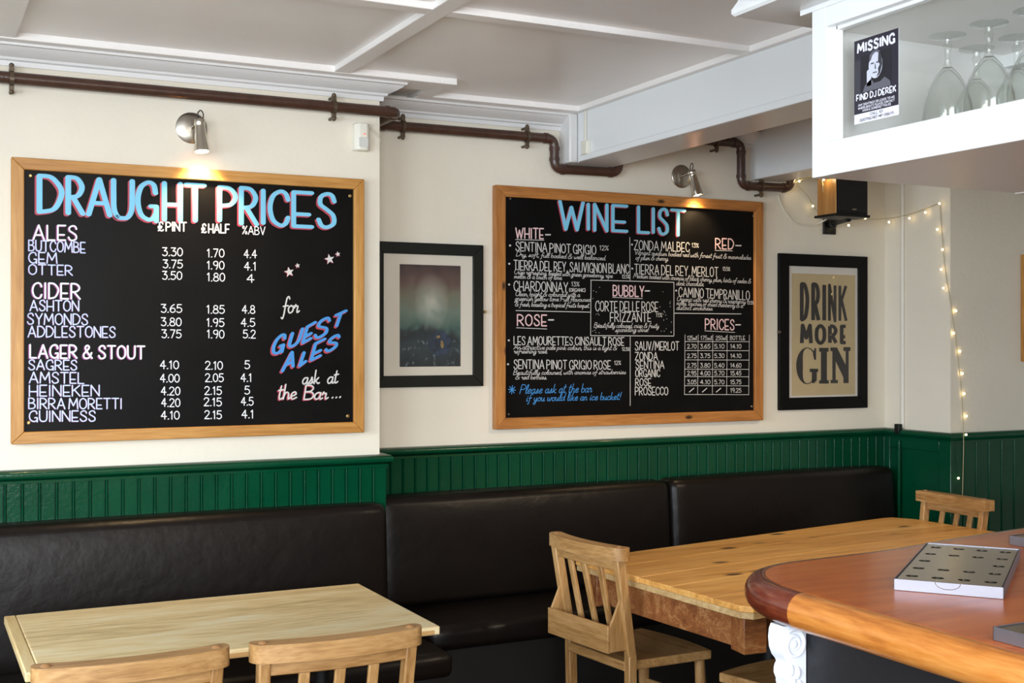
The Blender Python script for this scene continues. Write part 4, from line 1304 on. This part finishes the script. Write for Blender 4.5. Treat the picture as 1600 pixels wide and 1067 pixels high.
# ------------------------------------------------------------------ chairs
def make_chair(label, group, bow=0.034, rounded=True, crest_w=0.455):
    t = thing('chapel_chair', label, 'chair', (0, 0, 0), 0, group)
    hw = crest_w / 2
    n = 40
    top, h = 0.862, 0.046
    outer, inner = [], []
    for i in range(n + 1):
        u = math.sin(PI / 2 * (-1 + 2 * i / n))
        x = u * hw
        c = -0.236 - bow * (1 - u * u)
        th = 0.029
        if rounded:
            e = max(0.0, (abs(u) - 0.87) / 0.13)
            th *= math.sqrt(max(0.0, 1 - e ** 2.4)) * 0.97 + 0.03
        outer.append((x, c - th))
        inner.append((x, c + th))
    cr = MB().prism(outer + inner[::-1], (0, 0, h), o=(0, 0, top - h)).build('crest_rail', M['chairx'], t, bevel=0.009, seg=3)
    for s in (-1, 1):
        c = -0.236 - bow * (1 - (0.195 / hw) ** 2)
        MB().lathe([(0.0002, 0.0055), (0.007, 0.0045), (0.0125, 0.0008), (0.013, -0.004)], 16, origin=(s * 0.195, c, top)).build('plug', M['plug'], cr)
        b = MB()
        p0, p1, p2 = Vector((s * 0.178, -0.180, 0)), Vector((s * 0.185, -0.186, 0.47)), Vector((s * 0.194, c, top - h + 0.002))
        b.beam(p0, p1 + Vector((0, 0, 0.006)), 0.032, 0.036, up=(0, 1, 0))
        b.beam(p1, p2, 0.030, 0.036, up=(0, 1, 0))
        b.build('back_post', M['chair'], t, bevel=0.004)
        f = MB()
        f.tube([(s * 0.165, 0.155, 0.432), (s * 0.170, 0.160, 0.30), (s * 0.176, 0.166, 0.12), (s * 0.178, 0.168, 0)], [0.019, 0.0215, 0.019, 0.015], 14)
        f.build('front_leg', M['chair'], t)
    zc = top - h
    MB().prism([(-0.19, -0.248 - 0.004), (-0.1, -0.262), (0, -0.268), (0.1, -0.262), (0.19, -0.252), (0.19, -0.234), (0.1, -0.244), (0, -0.250), (-0.1, -0.244), (-0.19, -0.234)], (0, 0, 0.036), o=(0, 0, zc - 0.0365)).build('upper_rail', M['chairx'], t, bevel=0.003)
    MB().box(-0.175, 0.175, -0.202, -0.182, 0.487, 0.512).build('lower_rail', M['chairx'], t, bevel=0.003)
    for x in (-0.092, 0, 0.092):
        MB().beam((x * .97, -0.192, 0.51), (x, -0.258 + abs(x) * .06, zc - 0.034), 0.028, 0.013, up=(0, 1, 0)).build('slat', M['chair'], t, bevel=0.003)
    # hymn-book box on the back
    bx = MB()
    bx.box(-0.188, 0.188, -0.290, -0.278, 0.495, 0.590)
    bx.build('box_front', M['chairx'], t, bevel=0.002)
    for s in (-1, 1):
        MB().prism([(-0.2779, 0.497), (-0.2779, 0.589), (-0.236, 0.675), (-0.206, 0.675), (-0.206, 0.497)], (0.010, 0, 0), o=(s * 0.183 - 0.005, 0, 0), u=(0, 1, 0), v=(0, 0, 1)).build('box_side', M['chair'], t, bevel=0.0015)
    MB().box(-0.1775, 0.1775, -0.2775, -0.203, 0.495, 0.503).build('box_base', M['chairx'], t)
    # saddled seat
    nx, ny = 16, 14
    vs, fs = [], []
    for lay in (0, 1):
        for j in range(ny + 1):
            v = j / ny
            y = -0.205 + 0.405 * v
            w = 0.176 + 0.034 * v
            for i in range(nx + 1):
                u = -1 + 2 * i / nx
                x = u * w
                yy = y
                if v > 0.75:
                    yy = y - 0.022 * u * u * (v - .75) / .25
                dip = 0.010 * (1 - u * u) * math.sin(PI * min(1, max(0, (v - .08) / .85)))
                z = 0.452 - dip if lay == 0 else 0.418
                vs.append((x, yy, z))
    k = (nx + 1) * (ny + 1)
    for j in range(ny):
        for i in range(nx):
            a_ = j * (nx + 1) + i
            fs.append((a_, a_ + 1, a_ + nx + 2, a_ + nx + 1))
            fs.append((k + a_, k + a_ + nx + 1, k + a_ + nx + 2, k + a_ + 1))
    for i in range(nx):
        fs.append((i, k + i, k + i + 1, i + 1))
        a_ = ny * (nx + 1) + i
        fs.append((a_, a_ + 1, k + a_ + 1, k + a_))
    for j in range(ny):
        a_ = j * (nx + 1)
        fs.append((a_, a_ + nx + 1, k + a_ + nx + 1, k + a_))
        a_ += nx
        fs.append((a_, k + a_, k + a_ + nx + 1, a_ + nx + 1))
    MB().add(vs, fs).build('seat', M['chairx'], t, bevel=0.006, seg=3)
    for s in (-1, 1):
        MB().tube([(s * 0.180, -0.182, 0.20), (s * 0.176, 0.0, 0.20), (s * 0.174, 0.163, 0.20)], [0.009, 0.012, 0.009], 10).build('stretcher', M['chair'], t)
    MB().tube([(-0.17, 0.163, 0.26), (0, 0.163, 0.26), (0.17, 0.163, 0.26)], [0.009, 0.012, 0.009], 10).build('stretcher', M['chairx'], t)
    MB().tube([(-0.18, -0.182, 0.26), (0, -0.182, 0.26), (0.18, -0.182, 0.26)], [0.009, 0.012, 0.009], 10).build('stretcher', M['chairx'], t)
    return t


def place(o, x, y, rz, sz=1.0, label=None):
    o.location = (x, y, 0)
    o.rotation_euler = (0, 0, rz)
    o.scale = (1, 1, sz)
    if label:
        o['label'] = label
    return o


GRP = 'wooden chapel chairs round the two tables'
ch0 = make_chair('wooden chapel chair at the left half of the pale table, seen from behind', GRP)
place(ch0, 0.488, 3.215, 0.0)
place(copy_tree(ch0), 0.990, 3.205, 0.0, 1, 'wooden chapel chair at the right half of the pale table, seen from behind')
place(copy_tree(ch0), 2.494, 3.905, math.radians(-84), 1.02, 'wooden chapel chair with a book box, at the left end of the plank table')
place(copy_tree(ch0), 2.785, 3.335, math.radians(9), 1, 'wooden chair tucked under the plank table by the bar corner, only its seat showing')
ch4 = make_chair('straight-topped wooden chair at the far end of the plank table, near the wall corner', GRP, bow=0.006, rounded=False, crest_w=0.46)
place(ch4, 4.098, 4.11, math.radians(88), 1.047)
ch4.scale = (0.93, 1, 1.047)

# ------------------------------------------------------------------ the bar
bar = thing('bar_counter', 'polished mahogany bar counter with rounded nosing over a slate grey front', 'bar counter', (2.2, 1.4, 0))
ol = [(1.578, 0.55), (1.578, 1.0), (1.578, 1.5), (1.578, 1.80), (1.578, 1.925)]
cn = catmull([(1.578, 1.925), (1.588, 2.02), (1.622, 2.115), (1.685, 2.192), (1.775, 2.235), (1.90, 2.250), (2.15, 2.268), (2.42, 2.322), (2.60, 2.348), (2.95, 2.40)], 7)
full = ol[:-1] + cn
rN, zN = 0.038, 1.062


def offset_line(P):
    res = []
    for i, p in enumerate(P):
        a_ = Vector(P[max(i - 1, 0)])
        c_ = Vector(P[min(i + 1, len(P) - 1)])
        t = (c_ - a_).normalized()
        res.append(Vector((t.y, -t.x)))
    return res


nrm_ = offset_line(full)


def nosing(i0, i1, name, mt):
    m = MB()
    vs, fs = [], []
    prof = [(0.0, 0.0)]
    K = 12
    sec = [(rN + 0.006, rN * 0.985)] + [(rN - rN * math.cos(-PI / 2 + PI * k / K), -rN * math.sin(-PI / 2 + PI * k / K)) for k in range(K + 1)] + [(rN + 0.006, -rN)]
    for i in range(i0, i1 + 1):
        for d, z in sec:
            q = Vector(full[i]) + nrm_[i] * d
            vs.append((q.x, q.y, zN + z))
    n = len(sec)
    for i in range(i1 - i0):
        for j in range(n):
            fs.append((i * n + j, i * n + (j + 1) % n, (i + 1) * n + (j + 1) % n, (i + 1) * n + j))
    fs.append(tuple(range(n)))
    fs.append(tuple((i1 - i0) * n + k for k in range(n - 1, -1, -1)))
    return m.add(vs, fs).build(name, mt, bar, world=True, angle=45)


jn = len(ol) - 1
nosing(0, jn, 'nosing', M['nosing'])
nosing(jn, len(full) - 1, 'corner_nosing', M['cornernosing'])
inn = [tuple(Vector(p) + n * (rN + 0.0065)) for p, n in zip(full, nrm_)]
inn = inn + [(2.95, 0.55)]
MB().prism(inn, (0, 0, 2 * rN - 0.002), o=(0, 0, zN - rN + 0.002)).build('counter_top', M['counter'], bar, world=True, smooth=False)
MB().box(1.668, 2.9, 0.55, 2.0135, 0, 1.0235).build('bar_front', M['slate'], bar, world=True, bevel=0.004)
MB().box(1.655, 1.668, 0.55, 1.93, 1.008, 1.0235).build('bead', M['slate'], bar, world=True, bevel=0.006)
MB().box(1.650, 1.668, 0.55, 1.95, 0.0, 0.15).build('skirting', M['slate'], bar, world=True, bevel=0.004)

# white scroll bracket under the corner
co = thing('scroll_bracket', 'white painted scroll bracket under the rounded corner of the bar', 'bracket', (1.66, 1.98, 0.62))
prof_ = [(0.0, 1.0225), (-0.058, 1.0225), (-0.063, 1.012), (-0.065, 0.995), (-0.063, 0.975), (-0.056, 0.958), (-0.047, 0.948), (-0.044, 0.940), (-0.050, 0.932), (-0.051, 0.920), (-0.045, 0.906), (-0.040, 0.897), (-0.043, 0.888), (-0.042, 0.872), (-0.036, 0.852), (-0.030, 0.82), (-0.024, 0.77), (-0.014, 0.70), (0.0, 0.64)]
MB().prism([(1.6665 + x, z) for x, z in prof_], (0, 0.042, 0), o=(0, 1.972, 0), u=(1, 0, 0), v=(0, 0, 1)).build('bracket_body', M['gesso'], co, world=True, bevel=0.008, seg=4)
for yy in (1.971, 2.015):
    sp2 = []
    for k in range(40):
        a_ = k / 39 * 4.0 * PI
        r_ = 0.029 * (1 - k / 39 * 0.84)
        sp2.append((1.6345 + r_ * math.cos(-a_ + 2.2), yy, 0.984 + r_ * math.sin(-a_ + 2.2) * 1.12))
    MB().tube(sp2, [0.0055 - 0.002 * k / 39 for k in range(40)], 8).build('volute', M['gesso'], co, world=True)
    MB().sphere((1.6345, yy, 0.984), 0.009, 12, 8, (1, .6, 1)).build('volute_eye', M['gesso'], co, world=True)
lf = MB()
for x, z, r in ((1.627, 0.930, 0.013), (1.643, 0.924, 0.014), (1.632, 0.903, 0.014), (1.648, 0.897, 0.013), (1.634, 0.872, 0.014), (1.640, 0.842, 0.013), (1.645, 0.81, 0.012), (1.650, 0.775, 0.010)):
    for y in (1.976, 1.993, 2.010):
        lf.sphere((x, y, z), r, 12, 8, (0.8, 0.8, 1.15))
lf.build('leaf_carving', M['gesso'], co, world=True)

# ------------------------------------------------------------------ drip trays on the counter
HOLES = [(c_, r_) for c_ in range(4) for r_ in range(5) if not (c_ in (1, 2) and r_ == 2)]


def make_tray(label, L=0.50, Wd=0.208, H=0.0235):
    t = thing('drip_tray', label, 'drip tray', (0, 0, 1.1), 0, 'steel drip trays on the bar')
    bm = bmesh.new()
    ed = []
    m0, n0 = 0.0045, 16

    def loop(pts):
        vv = [bm.verts.new(p) for p in pts]
        for i in range(len(vv)):
            ed.append(bm.edges.new((vv[i], vv[(i + 1) % len(vv)])))
        return vv
    zt = H - 0.002
    loop([(m0, m0, zt), (Wd - m0, m0, zt), (Wd - m0, L - m0, zt), (m0, L - m0, zt)])
    rings = []
    for c_, r_ in HOLES:
        x = 0.028 + c_ * (Wd - 0.056) / 3
        y = 0.055 + r_ * (L - 0.110) / 4
        rings.append(loop([(x + 0.0125 * math.cos(2 * PI * k / n0), y + 0.0125 * math.sin(2 * PI * k / n0), zt) for k in range(n0)]))
    bmesh.ops.triangle_fill(bm, use_beauty=True, use_dissolve=False, edges=ed)
    for f in bm.faces:
        if f.normal.z < 0:
            f.normal_flip()
    for rg in rings:
        low = [bm.verts.new((v.co.x, v.co.y, zt - 0.007)) for v in rg]
        for i in range(n0):
            bm.faces.new((rg[i], rg[(i + 1) % n0], low[(i + 1) % n0], low[i]))
        bm.faces.new(low)
    me = bpy.data.meshes.new('perforated_lid')
    bm.to_mesh(me)
    bm.free()
    me.materials.append(M['inox'])
    o = bpy.data.objects.new('perforated_lid', me)
    COL.objects.link(o)
    o.parent = t
    b = MB()
    w = 0.0022
    for x0, x1, y0, y1 in ((0, Wd, 0, w), (0, Wd, L - w, L), (0, w, 0, L), (Wd - w, Wd, 0, L)):
        b.box(x0, x1, y0, y1, 0.0, H)
    b.box(w, Wd - w, w, L - w, 0, 0.003)
    b.build('tray_body', M['inoxside'], t, bevel=0.0008)
    nt_ = MB()
    arc = [(Wd / 2 + 0.024 * math.cos(PI * k / 12), -0.0008, H - 0.0008 - 0.013 * math.sin(PI * k / 12)) for k in range(13)]
    nt_.tube(arc, 0.0006, 6)
    nt_.build('finger_notch', M['inox'], t)
    return t


tr0 = make_tray('perforated steel drip tray lying askew near the rounded end of the bar')
ang = math.atan2(0.676, 0.737) - PI / 2
tr0.location = (1.800, 1.862, 1.1001)
tr0.rotation_euler = (0, 0, -0.920)
tr1 = copy_tree(tr0)
tr1['label'] = 'steel drip tray at the far edge of the bar, cut by the right edge'
tr1.location = (2.465, 1.655, 1.1001)
tr1.rotation_euler = (0, 0, 0)
tr2 = copy_tree(tr0)
tr2['label'] = 'steel drip tray nearest the viewer, cut by the right edge'
tr2.location = (1.645, 0.972, 1.1001)
tr2.rotation_euler = (0, 0, 0)

# ------------------------------------------------------------------ glass cabinet over the bar
cab = thing('glass_cabinet', 'white glazed cabinet hanging over the bar, full of upturned glasses', 'cabinet', (2.2, 1.2, 1.98))
X0, X1, Y0c, Y1c = 1.853, 2.55, 0.30, 2.172
ZB, ZT = 1.98, 2.358
MB().box(X0 + 0.003, X1 - .003, Y0c, Y1c - .002, ZB, ZB + 0.022).build('base', M['white'], cab, world=True, bevel=0.002)
MB().box(X0 + 0.012, X1, Y0c, Y1c - .003, ZT - 0.045, ZT).build('top', M['ceil'], cab, world=True)
for x, sgn in ((X0, 1), (X1, -1)):
    a_, b_ = (x, x + 0.045) if sgn > 0 else (x - 0.045, x)
    fr = MB()
    fr.box(a_, b_, Y1c - 0.048, Y1c, ZB - 0.002, ZT)
    fr.box(a_, b_, Y0c, Y0c + 0.05, ZB, ZT)
    fr.box(a_, b_, Y0c + .05, Y1c - 0.048, ZB - 0.002, ZB + 0.074)
    fr.box(a_, b_, Y0c + .05, Y1c - 0.048, ZT - 0.046, ZT)
    fr.build('front_frame' if sgn > 0 else 'rear_frame', M['white'], cab, world=True, bevel=0.0015)
    bd = MB()
    c0, c1 = (a_ + 0.018, a_ + 0.034) if sgn > 0 else (a_ + 0.012, a_ + 0.028)
    bd.box(c0, c1, Y1c - 0.066, Y1c - 0.047, ZB + 0.072, ZT - 0.044)
    bd.box(c0, c1, Y0c + .048, Y1c - 0.06, ZB + 0.072, ZB + 0.078)
    bd.box(c0, c1, Y0c + .048, Y1c - 0.06, ZT - 0.054, ZT - 0.044)
    bd.build('glazing_bead', M['white'], cab, world=True, bevel=0.0015)
    MB().box(c1 - 0.001, c1 + 0.003, Y0c + 0.05, Y1c - 0.055, ZB + 0.074, ZT - 0.048).build('glass_pane', M['cabpane'], cab, world=True, smooth=False)
MB().box(X0 + 0.045, X1 - 0.045, Y1c - 0.03, Y1c - 0.002, ZB + 0.02, ZT - 0.044).build('end_panel', M['white'], cab, world=True)
MB().box(X0 + 0.045, X1 - 0.045, Y0c, Y0c + 0.03, ZB + 0.02, ZT - 0.044).build('end_panel', M['white'], cab, world=True)
MB().box(X0 + 0.045, X1 - 0.045, Y0c + 0.03, Y1c - 0.03, ZB + 0.022, ZB + 0.066).build('shelf', M['white'], cab, world=True)
MB().box(X1 - 0.12, X1 - 0.10, Y0c + 0.03, Y1c - 0.03, ZT - 0.075, ZT - 0.045).build('inner_rail', M['white'], cab, world=True)
cr_prof = [(0, 2.370), (0.104, 2.370), (0.110, 2.376), (0.110, 2.386), (0.100, 2.404), (0.096, 2.420), (0.086, 2.424), (0.086, 2.664), (0, 2.664)]
MB().sweep([(X1 + 0.4, Y1c + 0.045), (X0, Y1c + 0.045), (X0, -0.4)], cr_prof).build('crown_moulding', M['white'], cab, world=True, angle=30)
MB().box(X0 + .002, X1 + .4, -0.4, Y1c + .043, 2.3585, 2.664).build('crown_box', M['white'], cab, world=True, smooth=False)
MB().box(X1 + .001, X1 + 0.4, Y0c, Y1c, ZB + 0.002, ZB + 0.03).build('soffit', M['white'], cab, world=True)

# the missing-person poster taped behind the glass
XP = X0 + 0.0325
ps = thing('missing_poster', 'small black MISSING poster with a grainy portrait, stuck inside the cabinet glass', 'poster', (XP, 2.0, 2.084))


def q(u, v):
    """poster coordinates 0..1 (left, up) to the sheet, read from the room side"""
    return (XP, 2.069 - 0.134 * u, 2.086 + 0.184 * v)


def pshape(pts, lay, mt, name):
    vs = [(p[0] - lay * 0.0004, p[1], p[2]) for p in (q(*w) for w in pts)]
    tri = tessellate_polygon([[Vector((w[0], w[1], 0)) for w in pts]])
    return MB().add(vs, [tuple(t) for t in tri]).build(name, mt, ps, world=True, smooth=False, clean=False)


MB().box(XP, XP + 0.0006, 2.069 - 0.134, 2.069, 2.086, 2.270).build('sheet', M['paper'], ps, world=True, smooth=False)
pshape([(0, .115), (1, .115), (1, 1), (0, 1)], 1, M['posterdark'], 'dark_field')
pshape([(.17, .36), (.84, .36), (.84, .80), (.17, .80)], 2, mat('photo ground', (24, 24, 32), .6), 'photo_ground')
pshape([(.02, .34), (.15, .34), (.15, .76), (.02, .76)], 2, M['grey3'], 'photo_edge')
pshape([(.30, .42), (.40, .42), (.40, .64), (.30, .60)], 3, M['grey2'], 'photo_light')
pshape([(.20, .36), (.26, .44), (.40, .50), (.46, .44), (.60, .44), (.70, .48), (.82, .42), (.84, .36)], 3, M['grey1'], 'photo_shoulders')
pshape([(.42 + .155 * math.cos(2 * PI * k / 26) + .08, .645 + .155 * math.sin(2 * PI * k / 26)) for k in range(26)], 4, M['grey2'], 'photo_face')
pshape([(.52, .50), (.60, .53), (.655, .64), (.63, .76), (.57, .795), (.56, .68), (.60, .64), (.56, .60), (.57, .55)], 5, M['grey3'], 'photo_shade')
pshape([(.36, .70), (.37, .78), (.44, .82), (.54, .825), (.62, .79), (.58, .785), (.50, .80), (.43, .77), (.40, .72)], 5, M['grey1'], 'photo_hair')
for pts in ([(.40, .665), (.47, .668), (.47, .682), (.40, .680)], [(.52, .668), (.57, .665), (.57, .68), (.52, .68)], [(.49, .60), (.515, .60), (.505, .66), (.495, .66)], [(.44, .555), (.54, .555), (.53, .567), (.45, .567)]):
    pshape(pts, 6, M['grey3'], 'photo_feature')


def pwrite(text, u0, u1, v, capv, hw, mt, name):
    m = MB()
    tot, adv = 0, []
    for chh in text:
        adv.append(tot)
        tot += .34 if chh == ' ' else GL[chh][0] + .24
    tot -= .24
    for chh, a0 in zip(text, adv):
        if chh == ' ':
            continue
        for st in strokes(chh, 5):
            pts_ = [((u0 + (u1 - u0) * (a0 + u) / tot) * 0.134, (v + w * capv) * 0.184) for u, w in st]
            ribbon(m, pts_, hw, hw, 0, False)
    vs = [(XP - 0.0012 + p[1], 2.069 - p[0], 2.086 + p[2]) for p in m.v]
    return MB().add(vs, m.f).build(name, mt, ps, world=True, smooth=False, clean=False)


pwrite('MISSING', .09, .92, .845, .105, .0026, M['paper'], 'heading')
pwrite('FIND DJ DEREK', .06, .95, .275, .07, .0015, M['paper'], 'appeal')
pwrite('ANY SIGHTINGS OR LEADS TO HIS', .1, .92, .205, .025, .0005, M['paper'], 'small_print')
pwrite('WHEREABOUTS PLEASE CONTACT', .1, .92, .168, .025, .0005, M['paper'], 'small_print')
pwrite('AVON & SOMERSET POLICE', .2, .84, .132, .025, .0005, M['paper'], 'small_print')
pwrite('CALL 101', .38, .66, .07, .03, .0004, M['posterdark'], 'call_line')
pwrite('QUOTING REF MP 1388/15', .14, .9, .02, .03, .0004, M['posterdark'], 'call_line')

# upturned glasses on the cabinet shelf
def make_goblet(label):
    t = thing('goblet', label, 'glass', (0, 0, 0), 0, 'upturned glasses in the cabinet')
    bowl = [(0.0515, 0.0), (0.0525, 0.004), (0.0525, 0.03), (0.049, 0.062), (0.040, 0.095), (0.026, 0.122), (0.011, 0.14), (0.0002, 0.142)]
    inn_ = [(0.0002, 0.136), (0.009, 0.134), (0.024, 0.118), (0.0382, 0.092), (0.0472, 0.060), (0.0507, 0.029), (0.0507, 0.003)]
    MB().lathe(bowl[:-1] + [(0.0002, 0.1405)] + inn_ + [(0.0515, 0.0)], 28).build('bowl', M['glassware'], t, angle=60)
    MB().lathe([(0.0002, 0.141), (0.010, 0.141), (0.0065, 0.150), (0.0058, 0.17), (0.0075, 0.18), (0.010, 0.186), (0.0065, 0.192), (0.008, 0.2005), (0.0002, 0.2005)], 20).build('stem', M['glassware'], t)
    MB().lathe([(0.0002, 0.201), (0.012, 0.2025), (0.034, 0.206), (0.038, 0.2075), (0.038, 0.2095), (0.0002, 0.2095)], 28).build('foot', M['glassware'], t)
    return t


def make_tumbler(label):
    t = thing('tumbler', label, 'glass', (0, 0, 0), 0, 'small tumblers in the cabinet')
    MB().lathe([(0.030, 0.0), (0.0285, 0.03), (0.0265, 0.066), (0.025, 0.07), (0.0002, 0.07), (0.0002, 0.062), (0.0235, 0.062), (0.026, 0.03), (0.0278, 0.001)], 24).build('glass_body', M['glassware'], t)
    return t


zs = ZB + 0.0665
g0 = make_goblet('upturned stemmed glass in the front row of the cabinet, just right of the poster')
g0.location = (1.985, 1.895, zs)
for x, y, l in ((1.985, 1.785, 'upturned stemmed glass, second from the poster in the front row'), (1.985, 1.675, 'upturned stemmed glass, third from the poster in the front row'), (1.985, 1.565, 'upturned stemmed glass at the frame edge in the front row'),
                (2.13, 1.95, 'upturned stemmed glass in the second row, seen beside the poster edge'), (2.13, 1.84, 'upturned stemmed glass in the second row, behind the first gap'), (2.13, 1.73, 'upturned stemmed glass in the second row, behind the second gap')):
    c_ = copy_tree(g0)
    c_.location = (x, y, zs)
    c_['label'] = l
tb = make_tumbler('small upturned tumbler on the back of the cabinet shelf, nearest the poster')
tb.location = (2.30, 2.02, zs)
for x, y, l in ((2.30, 1.94, 'small upturned tumbler at the back, second from the poster'), (2.29, 1.85, 'small upturned tumbler at the back, third from the poster'), (2.29, 1.77, 'small upturned tumbler at the back, fourth from the poster')):
    c_ = copy_tree(tb)
    c_.location = (x, y, zs)
    c_['label'] = l

# ------------------------------------------------------------------ loudspeaker on its bracket
spk = thing('loudspeaker', 'black loudspeaker with a wood veneered side, up in the recess corner', 'loudspeaker', (4.15, 4.6, 2.24))
yA = 4.55
N0 = at(1306.5, 333, yA)
N1 = at(1357, 333, yA)
zb_ = at(1307, 333, yA).z
MB().box(N0.x + 0.004, N1.x, yA + 0.004, yA + 0.13, zb_, zb_ + 0.205).build('cabinet', M['speakerblack'], spk, world=True, bevel=0.004)
MB().box(N0.x, N0.x + 0.0035, yA, yA + 0.135, zb_, zb_ + 0.205).build('side_panel', M['speakerwood'], spk, world=True, bevel=0.0015)
MB().box(N0.x + 0.012, N1.x - 0.008, yA - 0.002, yA + 0.0035, zb_ + 0.012, zb_ + 0.195).build('grille', M['speakerblack'], spk, world=True, bevel=0.002)
MB().box(N0.x + 0.1, N0.x + 0.125, yA - 0.0035, yA - 0.002, zb_ + 0.02, zb_ + 0.027).build('badge', M['steel'], spk, world=True)
bk = thing('speaker_bracket', 'black wall bracket carrying the loudspeaker', 'bracket', (4.27, YR, 2.16))
MB().box(N0.x - 0.012, N1.x + 0.008, yA - 0.004, yA + 0.145, zb_ - 0.013, zb_ - 0.0005).build('shelf', M['blackmetal'], bk, world=True, bevel=0.002)
MB().box(4.232, 4.312, YR - 0.012, YR - 0.0005, 2.165, 2.285).build('wall_plate', M['blackmetal'], bk, world=True, bevel=0.002)
MB().tube([(4.272, YR - 0.01, 2.215), (4.255, YR - 0.08, 2.220), (4.20, yA + 0.10, zb_ - 0.012)], 0.014, 12).build('arm', M['blackmetal'], bk, world=True)
MB().lathe([(0.0002, -.016), (0.02, -.014), (0.024, 0), (0.02, .014), (0.0002, .016)], 16, origin=(4.272, YR - 0.03, 2.215)).build('joint', M['blackmetal'], bk, world=True)
wc = catmull([tuple(at(1216, 306, YR - .008)), tuple(at(1226, 330, YR - .012)), tuple(at(1244, 349, YR - .02)), tuple(at(1270, 352, YR - .03)), tuple(at(1287, 345, YR - .06)), tuple(at(1300, 336, yA + .1))], 8)
tag(MB().tube(wc, 0.0042, 8).build('speaker_cable', M['whitecable']), 'pale cable looping along the wall to the loudspeaker', 'cable')

# ------------------------------------------------------------------ conduit on the recess return
cdt = thing('wall_conduit', 'thin upright conduit on the return of the right-hand chimney breast', 'conduit', (XD, 4.76, 1.15))
yc = atx(1410, 500, XD - 0.01).y
MB().tube([(XD - 0.009, yc, 1.165), (XD - 0.009, yc, 2.6)], 0.0085, 10).build('conduit_pipe', M['wallwhite'], cdt, world=True)
MB().tube([(XD - 0.034, yc, 0.0), (XD - 0.034, yc, 1.10)], 0.0085, 10).build('lower_pipe', M['green'], cdt, world=True)
MB().box(XD - 0.052, XD - 0.0265, yc - 0.016, yc + 0.016, 1.135, 1.185).build('bracket', M['blackmetal'], cdt, world=True, bevel=0.002)

# ------------------------------------------------------------------ fairy lights
fl = thing('fairy_lights', 'string of tiny warm fairy lights draped from the speaker to the wall corner and down', 'fairy lights', (4.6, 4.6, 1.6))
W1 = [at(1237, 288, YR - .05), at(1252, 281, YR - .07), at(1268, 276, YR - .1), at(1284, 282, YR - .25), at(1286, 300, YR - .3)]
W2 = [at(1246, 290, YR - .03), at(1262, 306, YR - .03), at(1272, 324, YR - .03), at(1288, 340, YR - .05)]
W3 = [at(1288, 340, YR - .05), at(1326, 343, YR - .08), at(1352, 343, YR - .08), atx(1390, 341, XD - .03), atx(1420, 335, XD - .02), atx(1446, 326, XD - .015), atx(1468, 317, XD - .012)]
W4 = [atx(1468.5, 317, XD - .012), atx(1471.5, 360, XD - .014), atx(1474, 392, XD - .014), atx(1477.5, 425, XD - .012), atx(1482, 452, XD - .010), at(1488, 492, YF - .008), at(1492, 520, YF - .008), at(1497, 560, YF - .008), at(1502, 610, YF - .008), at(1505, 660, YF - .010), at(1505.5, 678, YF - .052), at(1505.5, 700, YF - .045), at(1504.5, 745, YF - .035), at(1503.5, 790, YF - .03)]
wm = MB()
for w in (W1, W2, W3, W4):
    wm.tube(catmull([tuple(p) for p in w], 5), 0.0018, 6)
wm.build('wire', mat('clear wire', (176, 166, 130), 0.35), fl, world=True)
MB().lathe([(0.0002, 0), (0.006, 0.002), (0.004, 0.012), (0.006, 0.014), (0.0002, 0.018)], 10, origin=atx(1468.5, 317, XD), axis=(-1, 0, 0)).build('hook', M['plastic'], fl, world=True)
BUL = [at(1239, 286, YR - .05), at(1249, 283, YR - .06), at(1270, 322, YR - .03), at(1287, 281, YR - .26), at(1288.5, 340, YR - .06), at(1326, 352, YR - .08), at(1352, 341, YR - .09), atx(1389, 347, XD - .03), atx(1421, 341, XD - .025), atx(1446, 332, XD - .02), atx(1468, 318, XD - .03), atx(1464.5, 358.5, XD - .02),
       atx(1472.6, 390, XD - .02), atx(1470.5, 421, XD - .02), atx(1474, 450, XD - .02), at(1493.5, 485.5, YF - .012), at(1490, 520.5, YF - .012), at(1500, 549, YF - .012), at(1503.5, 583.5, YF - .012), at(1506.5, 615, YF - .012), at(1510, 650, YF - .012), at(1509.5, 679, YF - .05), at(1497.5, 747, YF - .035)]
for k, p in enumerate(BUL):
    MB().sphere(p, 0.0055, 10, 8).build('bulb', M['fairy'], fl, world=True)
for k in (1, 3):
    l = bpy.data.lights.new('fairy_glow', 'POINT')
    l.energy = 0.1
    l.color = (1, 0.78, 0.42)
    l.shadow_soft_size = 0.01
    o = bpy.data.objects.new('fairy_glow', l)
    COL.objects.link(o)
    o.location = Vector(BUL[k]) + Vector((-0.02, -0.02, 0))
